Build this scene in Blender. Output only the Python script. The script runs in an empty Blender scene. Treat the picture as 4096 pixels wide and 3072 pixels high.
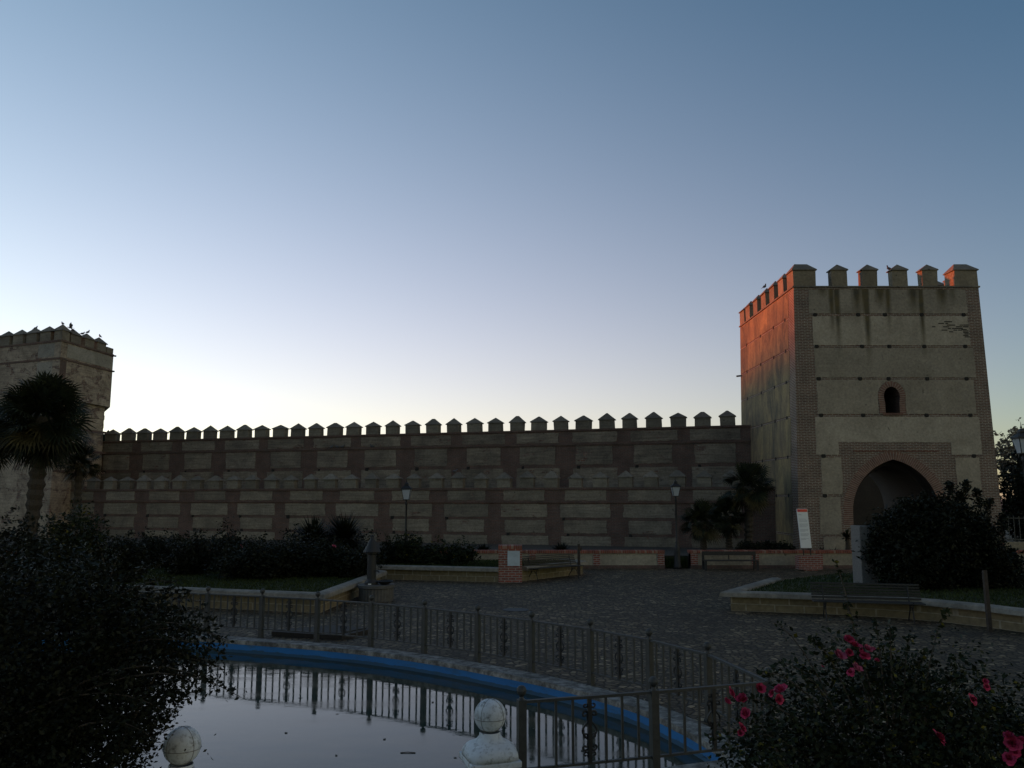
import bpy, bmesh, math, random
import numpy as np
from mathutils import Vector, Matrix
from mathutils.geometry import tessellate_polygon
rnd = random.Random(7); rs = np.random.RandomState(11)
R = math.radians
SC = bpy.context.scene; COL = SC.collection

# ---------------------------------------------------------------- camera, sky, sun, exposure
F = 3313.0; TILT = 7.8; H = 3.0
cam = bpy.data.cameras.new('camera'); co = bpy.data.objects.new('camera', cam); COL.objects.link(co)
cam.sensor_width = 36; cam.lens = F/4096*36; cam.clip_end = 3000; cam.clip_start = .05
co.location = (0, 0, H); co.rotation_euler = (R(90+TILT), 0, 0); SC.camera = co
SUN_EL, SUN_AZ = 2.5, -55.0
W = bpy.data.worlds.new("World"); SC.world = W; W.use_nodes = True
wn, wl = W.node_tree.nodes, W.node_tree.links
sky = wn.new('ShaderNodeTexSky'); sky.sky_type = 'NISHITA'; sky.sun_disc = False
sky.sun_elevation = R(SUN_EL); sky.sun_rotation = R(SUN_AZ); sky.air_density = 1; sky.dust_density = .3; sky.ozone_density = 2
gm = wn.new('ShaderNodeGamma'); gm.inputs[1].default_value = 1.0
tn = wn.new('ShaderNodeMix'); tn.data_type = 'RGBA'; tn.blend_type = 'MULTIPLY'; tn.inputs[0].default_value = 1
tn.inputs[7].default_value = (.02, .455, .615, 1)
wl.new(sky.outputs[0], gm.inputs[0]); wl.new(gm.outputs[0], tn.inputs[6])
# low haze in the air: a white glow round the sunset side and a faint warm band opposite it
def vm(op, a, b=None, c=None):
    q = wn.new('ShaderNodeMath'); q.operation = op
    for k, v in enumerate((a, b, c)):
        if v is None: continue
        if isinstance(v, (int, float)): q.inputs[k].default_value = v
        else: wl.new(v, q.inputs[k])
    return q.outputs[0]
wtc = wn.new('ShaderNodeTexCoord'); wsp = wn.new('ShaderNodeSeparateXYZ'); wl.new(wtc.outputs['Generated'], wsp.inputs[0])
wx, wy, wz = wsp.outputs
hor = vm('SQRT', vm('ADD', vm('MULTIPLY', wx, wx), vm('MULTIPLY_ADD', wy, wy, 1e-5)))
cs = vm('DIVIDE', vm('MULTIPLY_ADD', wx, math.sin(R(SUN_AZ)), vm('MULTIPLY', wy, math.cos(R(SUN_AZ)))), hor)
zz = vm('MAXIMUM', wz, 0.)
west = vm('MULTIPLY', vm('EXPONENT', vm('MULTIPLY', zz, -1/.22)), vm('POWER', vm('MULTIPLY_ADD', cs, .5, .5), 2.))
high = vm('MULTIPLY', vm('EXPONENT', vm('MULTIPLY', vm('MULTIPLY', zz, zz), -1/.36)), vm('POWER', vm('MULTIPLY_ADD', cs, .5, .5), 3.))
east = vm('MULTIPLY', vm('EXPONENT', vm('MULTIPLY', zz, -1/.45)), vm('POWER', vm('MULTIPLY_ADD', cs, -.5, .5), 6.))
def wadd(prev, fac, col):
    sc_ = wn.new('ShaderNodeVectorMath'); sc_.operation = 'SCALE'; sc_.inputs[0].default_value = col; wl.new(fac, sc_.inputs['Scale'])
    ad = wn.new('ShaderNodeVectorMath'); ad.operation = 'ADD'; wl.new(prev, ad.inputs[0]); wl.new(sc_.outputs[0], ad.inputs[1]); return ad.outputs[0]
wl.new(wadd(wadd(wadd(tn.outputs[2], west, (4.35, 1.78, 1.55)), high, (.44, .71, .65)), east, (3.0, 1.6, .4)), wn['Background'].inputs[0])
wn['Background'].inputs[1].default_value = .15
sun = bpy.data.lights.new('sun', 'SUN'); so = bpy.data.objects.new('sun', sun); COL.objects.link(so)
sun.energy = 2.5; sun.angle = R(.8); sun.color = (.70, .10, .002)
sd = Vector((math.sin(R(SUN_AZ))*math.cos(R(SUN_EL)), math.cos(R(SUN_AZ))*math.cos(R(SUN_EL)), math.sin(R(SUN_EL))))
so.rotation_euler = sd.to_track_quat('Z', 'Y').to_euler()
vs = SC.view_settings; vs.view_transform = 'Standard'; vs.look = 'None'; vs.exposure = 1.5; vs.gamma = 1

# ---------------------------------------------------------------- helpers
_t = R(TILT)
def ray(px, py):
    u = (px-2048)/F; v = (1536-py)/F
    return u, math.cos(_t)-v*math.sin(_t), math.sin(_t)+v*math.cos(_t)
def atY(px, py, Y):
    d = ray(px, py); k = Y/d[1]; return Vector((d[0]*k, Y, H+d[2]*k))
def atZ(px, py, z=0.):
    d = ray(px, py); k = (z-H)/d[2]; return Vector((d[0]*k, d[1]*k, z))
WM = {}
def tag(o, label=None, cat=None, group=None, kind=None):
    if label: o['label'] = label
    if cat: o['category'] = cat
    if group: o['group'] = group
    if kind: o['kind'] = kind
    return o
def thing(name, loc, label, cat, rz=0, group=None):
    o = bpy.data.objects.new(name, None); COL.objects.link(o); o.empty_display_size = .2
    o.location = loc; o.rotation_euler = (0, 0, rz)
    WM[o.name] = Matrix.Translation(Vector(loc)) @ Matrix.Rotation(rz, 4, 'Z')
    return tag(o, label, cat, group)
def copy_tree(o, parent=None):
    c = o.copy(); COL.objects.link(c)
    if parent: c.parent = parent
    for ch in list(o.children): copy_tree(ch, c)
    return c
class MB:
    def __init__(s): s.v = []; s.f = []; s.m = None
    def add(s, vs, fs):
        n = len(s.v); s.v += [Vector(q) for q in vs]; s.f += [tuple(i+n for i in f) for f in fs]; return s
    def box(s, x0, x1, y0, y1, z0, z1, j=0):
        v = [(x, y, z) for z in (z0, z1) for y in (y0, y1) for x in (x0, x1)]
        if j: v = [(a+rnd.uniform(-j, j), b+rnd.uniform(-j, j), c+rnd.uniform(-j, j)) for a, b, c in v]
        return s.add(v, [(0, 2, 3, 1), (4, 5, 7, 6), (0, 1, 5, 4), (2, 6, 7, 3), (0, 4, 6, 2), (1, 3, 7, 5)])
    def hip(s, x0, x1, y0, y1, z0, z1, rx=0, ry=0, lip=.05):   # eave slab with a hipped top
        s.box(x0, x1, y0, y1, z0, z0+lip)
        cx, cy = (x0+x1)/2, (y0+y1)/2; z0 += lip
        v = [(x0, y0, z0), (x1, y0, z0), (x1, y1, z0), (x0, y1, z0), (cx-rx, cy-ry, z1), (cx+rx, cy-ry, z1), (cx+rx, cy+ry, z1), (cx-rx, cy+ry, z1)]
        return s.add(v, [(0, 1, 5, 4), (1, 2, 6, 5), (2, 3, 7, 6), (3, 0, 4, 7), (4, 5, 6, 7), (3, 2, 1, 0)])
    def bar(s, a, b, w, d=None, up=(0, 0, 1)):
        a, b = Vector(a), Vector(b); d = d or w; t = (b-a).normalized(); up = Vector(up)
        if abs(t.dot(up)) > .95: up = Vector((0, 1, 0))
        sx = t.cross(up).normalized(); sy = sx.cross(t)
        v = [p+sx*(w/2*i)+sy*(d/2*j) for p in (a, b) for i, j in ((-1, -1), (1, -1), (1, 1), (-1, 1))]
        return s.add(v, [(3, 2, 1, 0), (4, 5, 6, 7), (0, 1, 5, 4), (1, 2, 6, 5), (2, 3, 7, 6), (3, 0, 4, 7)])
    def tube(s, pts, r, n=6):
        pts = [Vector(p) for p in pts]; rr = r if isinstance(r, (list, tuple)) else [r]*len(pts)
        n0 = len(s.v); up = Vector((.13, .2, 1)).normalized()
        for i, p in enumerate(pts):
            t = (pts[min(i+1, len(pts)-1)]-pts[max(i-1, 0)])
            t = t.normalized() if t.length > 1e-9 else Vector((0, 0, 1))
            a = t.cross(up)
            if a.length < .1: a = t.cross(Vector((1, 0, 0)))
            a.normalize(); b = t.cross(a)
            s.v += [p+a*(rr[i]*math.cos(2*math.pi*k/n))+b*(rr[i]*math.sin(2*math.pi*k/n)) for k in range(n)]
        for i in range(len(pts)-1):
            for k in range(n):
                q = n0+i*n; s.f.append((q+k, q+(k+1) % n, q+n+(k+1) % n, q+n+k))
        s.f.append(tuple(n0+k for k in reversed(range(n)))); e = n0+(len(pts)-1)*n; s.f.append(tuple(e+k for k in range(n)))
        return s
    def lathe(s, prof, c=(0, 0, 0), n=16, ph=0):
        n0 = len(s.v)
        for r, z in prof:
            s.v += [Vector((c[0]+r*math.cos(2*math.pi*k/n+ph), c[1]+r*math.sin(2*math.pi*k/n+ph), c[2]+z)) for k in range(n)]
        for i in range(len(prof)-1):
            for k in range(n):
                q = n0+i*n; s.f.append((q+k, q+(k+1) % n, q+n+(k+1) % n, q+n+k))
        s.f.append(tuple(n0+k for k in reversed(range(n)))); e = n0+(len(prof)-1)*n; s.f.append(tuple(e+k for k in range(n)))
        return s
    def ball(s, c, r, n=14, sc=(1, 1, 1)):
        m = n//2; n0 = len(s.v)
        prof = [(math.sin(math.pi*i/m), -math.cos(math.pi*i/m)) for i in range(m+1)]
        for a, b in prof:
            a = max(a, .01)
            s.v += [Vector((c[0]+r*sc[0]*a*math.cos(2*math.pi*k/n), c[1]+r*sc[1]*a*math.sin(2*math.pi*k/n), c[2]+r*sc[2]*b)) for k in range(n)]
        for i in range(m):
            for k in range(n):
                q = n0+i*n; s.f.append((q+k, q+(k+1) % n, q+n+(k+1) % n, q+n+k))
        return s
    def slab(s, outer, holes, y0, y1):
        """a plate in the x-z plane from y0 (front) to y1 with through holes"""
        loops = [[Vector((x, 0, z)) for x, z in l] for l in [outer]+list(holes)]
        tri = tessellate_polygon(loops); fl = [p for l in loops for p in l]; N = len(fl); n0 = len(s.v)
        s.v += [Vector((p.x, y0, p.z)) for p in fl]+[Vector((p.x, y1, p.z)) for p in fl]
        s.f += [tuple(n0+i for i in t) for t in tri]+[tuple(n0+N+i for i in reversed(t)) for t in tri]
        k = 0
        for l in loops:
            m = len(l)
            for i in range(m):
                a, b = n0+k+i, n0+k+(i+1) % m; s.f.append((a, b, b+N, a+N))
            k += m
        return s
    def prism(s, poly, z0, z1):
        n0 = len(s.v); n = len(poly)
        s.v += [Vector((x, y, z0)) for x, y in poly]+[Vector((x, y, z1)) for x, y in poly]
        tri = tessellate_polygon([[Vector((x, y, 0)) for x, y in poly]])
        s.f += [tuple(n0+n+i for i in t) for t in tri]+[tuple(n0+i for i in reversed(t)) for t in tri]
        s.f += [(n0+i, n0+(i+1) % n, n0+n+(i+1) % n, n0+n+i) for i in range(n)]
        return s
    def map(s, fn): s.v = [Vector(fn(*p)) for p in s.v]; return s
    def build(s, name, mat, parent=None, local=False, smooth=False, bevel=0, loc=None):
        me = bpy.data.meshes.new(name); v = s.v
        if parent is not None and not local:
            inv = WM[parent.name].inverted(); v = [inv @ p for p in v]
        if loc is not None: v = [p-Vector(loc) for p in v]
        me.from_pydata([tuple(p) for p in v], [], s.f); me.update()
        bm = bmesh.new(); bm.from_mesh(me); bmesh.ops.recalc_face_normals(bm, faces=bm.faces)
        bm.to_mesh(me); bm.free()
        if smooth: me.polygons.foreach_set('use_smooth', [True]*len(me.polygons))
        me.materials.append(mat); o = bpy.data.objects.new(name, me); COL.objects.link(o)
        if loc is not None: o.location = loc
        if parent is not None: o.parent = parent
        WM[o.name] = (WM[parent.name] if parent is not None else Matrix.Identity(4))
        if bevel:
            b = o.modifiers.new('bevel', 'BEVEL'); b.width = bevel; b.segments = 2; b.limit_method = 'ANGLE'
        return o
def npmesh(name, V, Fc, mat, parent=None):
    """V (n,3) world, Fc (m,k) same-size faces"""
    me = bpy.data.meshes.new(name); k = Fc.shape[1]
    if parent is not None:
        M = np.array(WM[parent.name].inverted()); V = V @ M[:3, :3].T + M[:3, 3]
    me.vertices.add(len(V)); me.vertices.foreach_set('co', V.astype(np.float32).ravel())
    me.loops.add(Fc.size); me.loops.foreach_set('vertex_index', Fc.astype(np.int32).ravel())
    me.polygons.add(len(Fc)); me.polygons.foreach_set('loop_start', np.arange(0, Fc.size, k, dtype=np.int32))
    me.update(calc_edges=True); me.validate()
    me.materials.append(mat); o = bpy.data.objects.new(name, me); COL.objects.link(o)
    if parent is not None: o.parent = parent
    return o

# ---------------------------------------------------------------- materials
class NT:
    def __init__(s, name):
        s.mat = bpy.data.materials.new(name); s.mat.use_nodes = True; s.n = s.mat.node_tree.nodes; s.l = s.mat.node_tree.links
        s.b = s.n['Principled BSDF']
    def new(s, t, **kw):
        q = s.n.new(t)
        for k, v in kw.items():
            if k.startswith('i_'):
                key = k[2:]; key = int(key) if key.isdigit() else key.replace('_', ' ')
                if hasattr(v, 'is_output') or isinstance(v, bpy.types.NodeSocket): s.l.new(v, q.inputs[key])
                else: q.inputs[key].default_value = v
            else: setattr(q, k, v)
        return q
    def coord(s): return s.new('ShaderNodeTexCoord').outputs['Object']
    def scale(s, vec, sc): return s.new('ShaderNodeMapping', i_0=vec, i_3=sc).outputs[0]
    def noise(s, vec, scale, detail=4, rough=.6, dist=0):
        return s.new('ShaderNodeTexNoise', i_Vector=vec, i_Scale=scale, i_Detail=detail, i_Roughness=rough, i_Distortion=dist).outputs[0]
    def ramp(s, fac, stops):
        q = s.new('ShaderNodeValToRGB'); s.l.new(fac, q.inputs[0]); e = q.color_ramp.elements
        while len(e) < len(stops): e.new(.5)
        for k, (p, c) in enumerate(stops):
            e[k].position = p; e[k].color = (c, c, c, 1) if isinstance(c, (int, float)) else (*c, 1)
        return q.outputs[0]
    def mix(s, fac, a, b, mode='MIX'):
        q = s.new('ShaderNodeMix', data_type='RGBA', blend_type=mode)
        for k, v in ((0, fac), (6, a), (7, b)):
            if isinstance(v, bpy.types.NodeSocket): s.l.new(v, q.inputs[k])
            elif isinstance(v, (int, float)): q.inputs[k].default_value = v if k == 0 else (v, v, v, 1)
            else: q.inputs[k].default_value = (*v, 1)
        return q.outputs[2]
    def math(s, op, a, b=0., c=None):
        q = s.new('ShaderNodeMath', operation=op)
        for k, v in enumerate((a, b) if c is None else (a, b, c)):
            if isinstance(v, bpy.types.NodeSocket): s.l.new(v, q.inputs[k])
            else: q.inputs[k].default_value = v
        return q.outputs[0]
    def out(s, col, rough=.85, bump=None, bs=.3, bd=.02, metal=0, spec=None):
        if isinstance(col, bpy.types.NodeSocket): s.l.new(col, s.b.inputs['Base Color'])
        else: s.b.inputs['Base Color'].default_value = (*col, 1)
        if isinstance(rough, bpy.types.NodeSocket): s.l.new(rough, s.b.inputs['Roughness'])
        else: s.b.inputs['Roughness'].default_value = rough
        s.b.inputs['Metallic'].default_value = metal
        if spec is not None: s.b.inputs['Specular IOR Level'].default_value = spec
        if bump is not None:
            q = s.new('ShaderNodeBump', i_Strength=bs, i_Distance=bd, i_Height=bump); s.l.new(q.outputs[0], s.b.inputs['Normal'])
        return s.mat
def m_plain(name, col, rough=.7, var=.25, sc=6, metal=0, bump=.2, bd=.004):
    t = NT(name); c = t.coord(); n = t.noise(c, sc)
    return t.out(t.mix(t.ramp(n, [(.3, 0.), (.7, 1.)]), tuple(x*(1-var) for x in col), tuple(x*(1+var) for x in col)), rough, n, bump, bd, metal)
def uv_vec(t, c):
    q = t.new('ShaderNodeSeparateXYZ', i_0=c); u = t.math('ADD', q.outputs[0], q.outputs[1])
    return t.new('ShaderNodeCombineXYZ', i_0=u, i_1=q.outputs[2]).outputs[0], q
def m_brick(name, a, b, mortar, w=.27, h=.075, ms=.013, var=.35):
    t = NT(name); c = t.coord(); uv, _ = uv_vec(t, c)
    br = t.new('ShaderNodeTexBrick', i_Vector=uv, i_Scale=1., i_Color1=(*a, 1), i_Color2=(*b, 1), i_Mortar=(*mortar, 1))
    br.inputs['Brick Width'].default_value = w; br.inputs['Row Height'].default_value = h; br.inputs['Mortar Size'].default_value = ms
    n = t.noise(c, 1.3, 6); d = t.ramp(n, [(.3, 1-var), (.7, 1+var*.4)]); n2 = t.noise(c, 14)
    col = t.mix(1, t.mix(1, br.outputs[0], d, 'MULTIPLY'), t.ramp(n2, [(.3, .75), (.7, 1.2)]), 'MULTIPLY')
    bh = t.math('SUBTRACT', 1., br.outputs[1]); bh = t.math('ADD', bh, t.math('MULTIPLY', n2, .5))
    return t.out(col, .9, bh, .7, .012)
def m_plaster(name, base, dark, brickish=None, patch=.0, streak=0, board=.0, sc=.6):
    t = NT(name); c = t.coord()
    big = t.noise(c, sc, 8, .7, .6); fine = t.noise(c, 9, 6, .75)
    col = t.mix(t.ramp(big, [(.36, 0.), (.62, 1.)]), tuple(x*.85 for x in dark), base)
    col = t.mix(1, col, t.ramp(fine, [(.3, .68), (.7, 1.2)]), 'MULTIPLY')
    bump = fine
    if board:
        lv = t.noise(t.scale(c, (.5, .5, 9)), 1.2, 4); col = t.mix(board, col, t.ramp(lv, [(.35, .6), (.6, 1.1)]), 'MULTIPLY')
        bump = t.math('ADD', fine, lv)
    oi_ = t.new('ShaderNodeObjectInfo').outputs['Random']
    col = t.mix(1, col, t.ramp(oi_, [(0., (.8, .8, .8)), (.5, (1., .98, .95)), (1., (1.12, 1.12, 1.12))]), 'MULTIPLY')
    # pits and pock marks
    pit = t.ramp(t.noise(c, 4.5, 3, .5), [(.27, 1.), (.33, 0.)])
    col = t.mix(pit, col, tuple(x*.45 for x in dark))
    if patch:
        pm = t.ramp(t.noise(t.scale(c, (1, 1, 1.8)), .9, 8, .7, .8), [(.5+.12*(1-patch), 0.), (.56+.12*(1-patch), 1.)])
        uv, _ = uv_vec(t, c)
        rub = t.new('ShaderNodeTexBrick', i_Vector=uv, i_Scale=1., i_Color1=(*brickish, 1), i_Color2=(*[x*.5 for x in brickish], 1), i_Mortar=(.2, .17, .14, 1))
        rub.inputs['Brick Width'].default_value = .3; rub.inputs['Row Height'].default_value = .11
        col = t.mix(pm, col, t.mix(1, rub.outputs[0], t.ramp(t.noise(c, 5), [(.3, .4), (.7, 1.3)]), 'MULTIPLY'))
        bump = t.math('SUBTRACT', bump, t.math('MULTIPLY', pm, 1.5))
    if streak:
        q = t.new('ShaderNodeSeparateXYZ', i_0=c); x, z = q.outputs[0], q.outputs[2]
        edge = t.math('MULTIPLY', t.math('SUBTRACT', t.noise(t.scale(c, (3.5, 1, .35)), 1.5, 6, .7), .5), .9)
        acc = None
        for cx, wd, ln, st in ((-2.6, .16, 2.6, .8), (-2.35, .16, 3.4, .9), (-1.4, .26, 1.9, .7), (-.98, .16, 3.9, 1.), (-1.1, .12, 2.2, .6), (-.3, .28, 1.2, .8), (.05, .16, 2.4, .7), (1.25, .3, 1.5, .7), (1.6, .14, 3.6, .9), (2.6, .3, 1.3, .7), (-3.0, .25, .6, .6), (3.1, .2, 1.0, .4)):
            dx = t.math('DIVIDE', t.math('ABSOLUTE', t.math('SUBTRACT', x, cx)), wd)
            dx = t.math('SUBTRACT', 1.15, t.math('ADD', dx, edge))
            fz = t.math('DIVIDE', t.math('SUBTRACT', z, 12.85-ln), ln*.8)
            m = t.math('MULTIPLY', t.math('MINIMUM', t.math('MAXIMUM', dx, 0.), 1.), t.math('MINIMUM', t.math('MAXIMUM', fz, 0.), 1.))
            m = t.math('MINIMUM', t.math('MULTIPLY', m, st*1.6), .93); acc = m if acc is None else t.math('MAXIMUM', acc, m)
        col = t.mix(acc, col, t.mix(t.ramp(t.noise(c, 2.2, 5), [(.35, 0.), (.65, 1.)]), (.05, .045, .03), (.1, .075, .025)))
    if streak == 2: pass
    return t.out(col, .92, bump, .45, .02)
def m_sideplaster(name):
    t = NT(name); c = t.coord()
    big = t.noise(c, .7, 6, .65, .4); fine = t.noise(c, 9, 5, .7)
    col = t.mix(t.ramp(big, [(.32, 0.), (.68, 1.)]), (.21, .16, .095), (.35, .265, .12))  # base yellowed to put more sunset orange into the colour
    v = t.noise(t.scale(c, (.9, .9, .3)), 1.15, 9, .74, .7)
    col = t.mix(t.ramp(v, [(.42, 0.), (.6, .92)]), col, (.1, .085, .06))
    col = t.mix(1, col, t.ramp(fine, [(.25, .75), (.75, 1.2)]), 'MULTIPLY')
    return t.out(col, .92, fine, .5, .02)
M = {}
M['brick'] = m_brick('tower_brick', (.16, .075, .05), (.11, .06, .044), (.31, .275, .215), ms=.017)
M['redbrick'] = m_brick('red_brick', (.29, .085, .055), (.2, .07, .05), (.32, .29, .25), w=.26, h=.085, ms=.012, var=.15)
M['oldbrick'] = m_brick('old_brick', (.15, .078, .058), (.115, .07, .055), (.13, .11, .09), ms=.012)
M['plaster'] = m_plaster('tower_plaster', (.37, .325, .25), (.31, .27, .205))
M['plaster_stain'] = m_plaster('stained_tower_plaster', (.37, .325, .25), (.31, .27, .205), streak=1)
M['sideplaster'] = m_sideplaster('weathered_sunset_plaster')
M['tapial'] = m_plaster('rammed_earth', (.25, .21, .16), (.165, .14, .11), (.2, .1, .07), patch=.35, board=.8)
M['tapial2'] = m_plaster('rammed_earth_low', (.26, .225, .17), (.19, .165, .128), (.2, .1, .07), patch=.12, board=.6)
M['oldtower'] = m_plaster('old_tower_face', (.45, .38, .29), (.27, .22, .165), (.2, .11, .08), patch=.8, board=.6)
M['cap'] = m_plaster('merlon_cap', (.2, .18, .145), (.14, .127, .105))
M['merlon'] = m_plaster('merlon_plaster', (.24, .215, .165), (.17, .15, .118), board=.5)
M['cream'] = m_plaster('cream_wall_plaster', (.33, .29, .215), (.27, .235, .175))
M['dark'] = m_plain('hole_shade_and_dark_brick', (.02, .018, .015), .95)  # near-black for shade in putlog holes; also bare bricks and the house window
M['iron'] = m_plain('black_iron', (.014, .014, .014), .6, .3, 20, 0, .3)
M['fence'] = m_plain('grey_green_iron', (.036, .038, .036), .6, .35, 14, 0, .3)
M['slat'] = m_plain('dark_bench_slat', (.02, .017, .015), .5, .4, 12)
M['granite'] = m_plain('granite', (.15, .142, .13), .8, .25, 18)
M['concrete'] = m_plain('wet_concrete', (.085, .08, .072), .8, .3, 8)
M['white'] = m_plain('white_board', (.75, .76, .74), .4, .04, 3)
M['red'] = m_plain('red_header', (.7, .06, .03), .4, .05, 3)
M['ink'] = m_plain('grey_print', (.42, .43, .43), .6, .05, 3)
M['metalplate'] = m_plain('grey_metal_plate', (.42, .48, .52), .45, .12, 5)
M['wood'] = m_plain('grey_wood', (.04, .03, .022), .85, .4, 15)
M['bark'] = m_plain('bark', (.07, .055, .042), .95, .5, 12, 0, .9, .02)
M['fibre'] = m_plain('palm_fibre', (.05, .04, .028), .95, .5, 25, 0, 1, .03)
M['pigeon'] = m_plain('pigeon_grey', (.08, .085, .095), .7, .3, 12)
M['glass'] = None
t = NT('lamp_glass'); t.b.inputs['Base Color'].default_value = (.5, .54, .58, 1); t.b.inputs['Roughness'].default_value = .35
t.b.inputs['Transmission Weight'].default_value = .35; M['glass'] = t.mat
def m_leaf(name, a, b, rough=.55, tip=None):
    t = NT(name); g = t.new('ShaderNodeNewGeometry'); n = t.noise(t.coord(), 3.5, 3)
    col = t.mix(g.outputs['Random Per Island'], a, b); col = t.mix(1, col, t.ramp(n, [(.3, .6), (.7, 1.25)]), 'MULTIPLY')
    if tip: col = t.mix(t.ramp(g.outputs['Random Per Island'], [(.965, 0.), (.975, 1.)]), col, tip)
    return t.out(col, rough, spec=.15)
M['leaf'] = m_leaf('shrub_leaf', (.018, .032, .012), (.045, .065, .022))
M['roseleaf'] = m_leaf('rose_leaf', (.008, .013, .005), (.024, .032, .012), tip=(.12, .105, .015))
M['darkleaf'] = m_leaf('dark_leaf', (.006, .008, .004), (.015, .018, .008))
M['palmleaf'] = m_leaf('palm_leaf', (.009, .014, .007), (.024, .03, .013))
M['drypalm'] = m_leaf('dry_palm_leaf', (.03, .028, .012), (.065, .055, .022))
M['blossom'] = m_leaf('pale_leaf', (.2, .17, .12), (.34, .28, .2))
M['grass'] = m_leaf('grass_blade', (.022, .034, .009), (.045, .062, .014), .7)
M['petal'] = m_leaf('pink_petal', (.22, .01, .03), (.55, .05, .13), .6)
M['palepetal'] = m_leaf('pale_pink_petal', (.3, .03, .07), (.6, .14, .22), .6)
def m_lawn():
    t = NT('lawn'); c = t.coord(); n = t.noise(c, 1.2, 6); f = t.noise(c, 40, 3)
    return t.out(t.mix(n, (.018, .025, .008), (.04, .052, .015)), .95, f, 1, .03)
M['lawn'] = m_lawn()
def m_block():
    t = NT('sandstone_block'); c = t.coord(); uv, _ = uv_vec(t, c)
    br = t.new('ShaderNodeTexBrick', i_Vector=uv, i_Scale=1., i_Color1=(.2, .155, .085, 1), i_Color2=(.16, .13, .075, 1), i_Mortar=(.28, .24, .17, 1))
    br.inputs['Brick Width'].default_value = .5; br.inputs['Row Height'].default_value = .19; br.inputs['Mortar Size'].default_value = .012
    n = t.noise(c, 9, 5); col = t.mix(1, br.outputs[0], t.ramp(n, [(.3, .7), (.7, 1.2)]), 'MULTIPLY')
    return t.out(col, .9, t.math('SUBTRACT', n, br.outputs[1]), .6, .012)
M['block'] = m_block()
def m_coping():
    t = NT('stone_coping'); c = t.coord(); n = t.noise(c, 7, 6, .7); b = t.noise(c, 1.1, 5)
    col = t.mix(t.ramp(b, [(.35, 0.), (.65, 1.)]), (.15, .137, .112), (.26, .238, .195)); col = t.mix(1, col, t.ramp(n, [(.3, .6), (.65, 1.15)]), 'MULTIPLY')
    return t.out(col, .85, n, .4, .01)
M['coping'] = m_coping()
def m_poolcoping():
    t = NT('pool_coping'); c = t.coord(); n = t.noise(c, 6, 8, .75); b = t.noise(c, 1.5, 5)
    col = t.mix(t.ramp(n, [(.42, 0.), (.6, 1.)]), (.10, .095, .085), (.30, .29, .265)); col = t.mix(1, col, t.ramp(b, [(.3, .6), (.7, 1.2)]), 'MULTIPLY')
    return t.out(col, .85, n, .5, .012)
M['poolcoping'] = m_poolcoping()
def m_cobble():
    t = NT('cobblestones'); c = t.coord(); wob = t.new('ShaderNodeTexNoise', i_Vector=c, i_Scale=1.7, i_Detail=2.)
    cc = t.mix(.05, c, wob.outputs[1])
    v = t.new('ShaderNodeTexVoronoi', i_Vector=t.scale(cc, (7.6, 7.6, 1)), i_Scale=1.); v.feature = 'F1'; v.voronoi_dimensions = '2D'
    ve = t.new('ShaderNodeTexVoronoi', i_Vector=t.scale(cc, (7.6, 7.6, 1)), i_Scale=1.); ve.feature = 'DISTANCE_TO_EDGE'; ve.voronoi_dimensions = '2D'
    edge = t.ramp(ve.outputs[0], [(.03, 0.), (.16, 1.)])
    rc = t.new('ShaderNodeSeparateXYZ', i_0=v.outputs['Color']).outputs[0]
    stone = t.ramp(rc, [(0., (.066, .048, .028)), (.5, (.115, .086, .05)), (.85, (.175, .13, .075)), (1., (.34, .26, .155))])
    big = t.noise(c, .35, 5); fine = t.noise(c, 30, 3)
    stone = t.mix(1, stone, t.ramp(big, [(.3, .6), (.7, 1.25)]), 'MULTIPLY')
    stone = t.mix(1, stone, t.ramp(fine, [(.3, .75), (.7, 1.2)]), 'MULTIPLY')
    col = t.mix(edge, (.02, .017, .012), stone)
    hgt = t.math('ADD', t.math('MULTIPLY', edge, 1.), t.math('MULTIPLY', rc, .5)); hgt = t.math('ADD', hgt, t.math('MULTIPLY', t.noise(c, 1.1, 3), 1.2))
    return t.out(col, .72, hgt, 1, .045, spec=.25)
M['cobble'] = m_cobble()
def m_dirt():
    t = NT('soil'); c = t.coord(); n = t.noise(c, .5, 8)
    return t.out(t.mix(n, (.05, .043, .03), (.11, .095, .07)), .95, t.noise(c, 12), .8, .04)
M['dirt'] = m_dirt()
M['soil'] = m_plain('bed_soil', (.05, .042, .032), .95, .4, 10, 0, 1, .03)
def m_water():
    t = NT('pool_water'); c = t.coord()
    n = t.noise(t.scale(c, (1, 1.8, 1)), 2.6, 4, .55); f = t.ramp(t.noise(t.scale(c, (.5, 1.3, 1)), 1.5, 9, .8), [(.42, 0.), (.62, 1.)])
    t.b.inputs['IOR'].default_value = 1.3
    return t.out(t.mix(t.math('MULTIPLY', f, .7), (.013, .033, .028), (.10, .08, .05)), t.math('MULTIPLY_ADD', f, .10, .015), n, .05, .02)
M['water'] = m_water()
def m_blue():
    t = NT('blue_pool_paint'); c = t.coord(); n = t.noise(t.scale(c, (1, 1, 3)), 2.2, 8, .75); b = t.noise(c, .8, 4)
    q = t.new('ShaderNodeSeparateXYZ', i_0=c)
    col = t.mix(t.ramp(b, [(.3, 0.), (.7, 1.)]), (.008, .13, .36), (.012, .17, .44))
    col = t.mix(t.ramp(n, [(.52, 0.), (.72, .85)]), col, (.03, .085, .11))
    sc = t.math('MULTIPLY_ADD', n, .09, -.185); lt = t.math('LESS_THAN', q.outputs[2], sc)
    return t.out(t.mix(t.math('MULTIPLY', lt, .7), col, (.018, .05, .05)), .7, n, .3, .004)
M['blue'] = m_blue()
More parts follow.
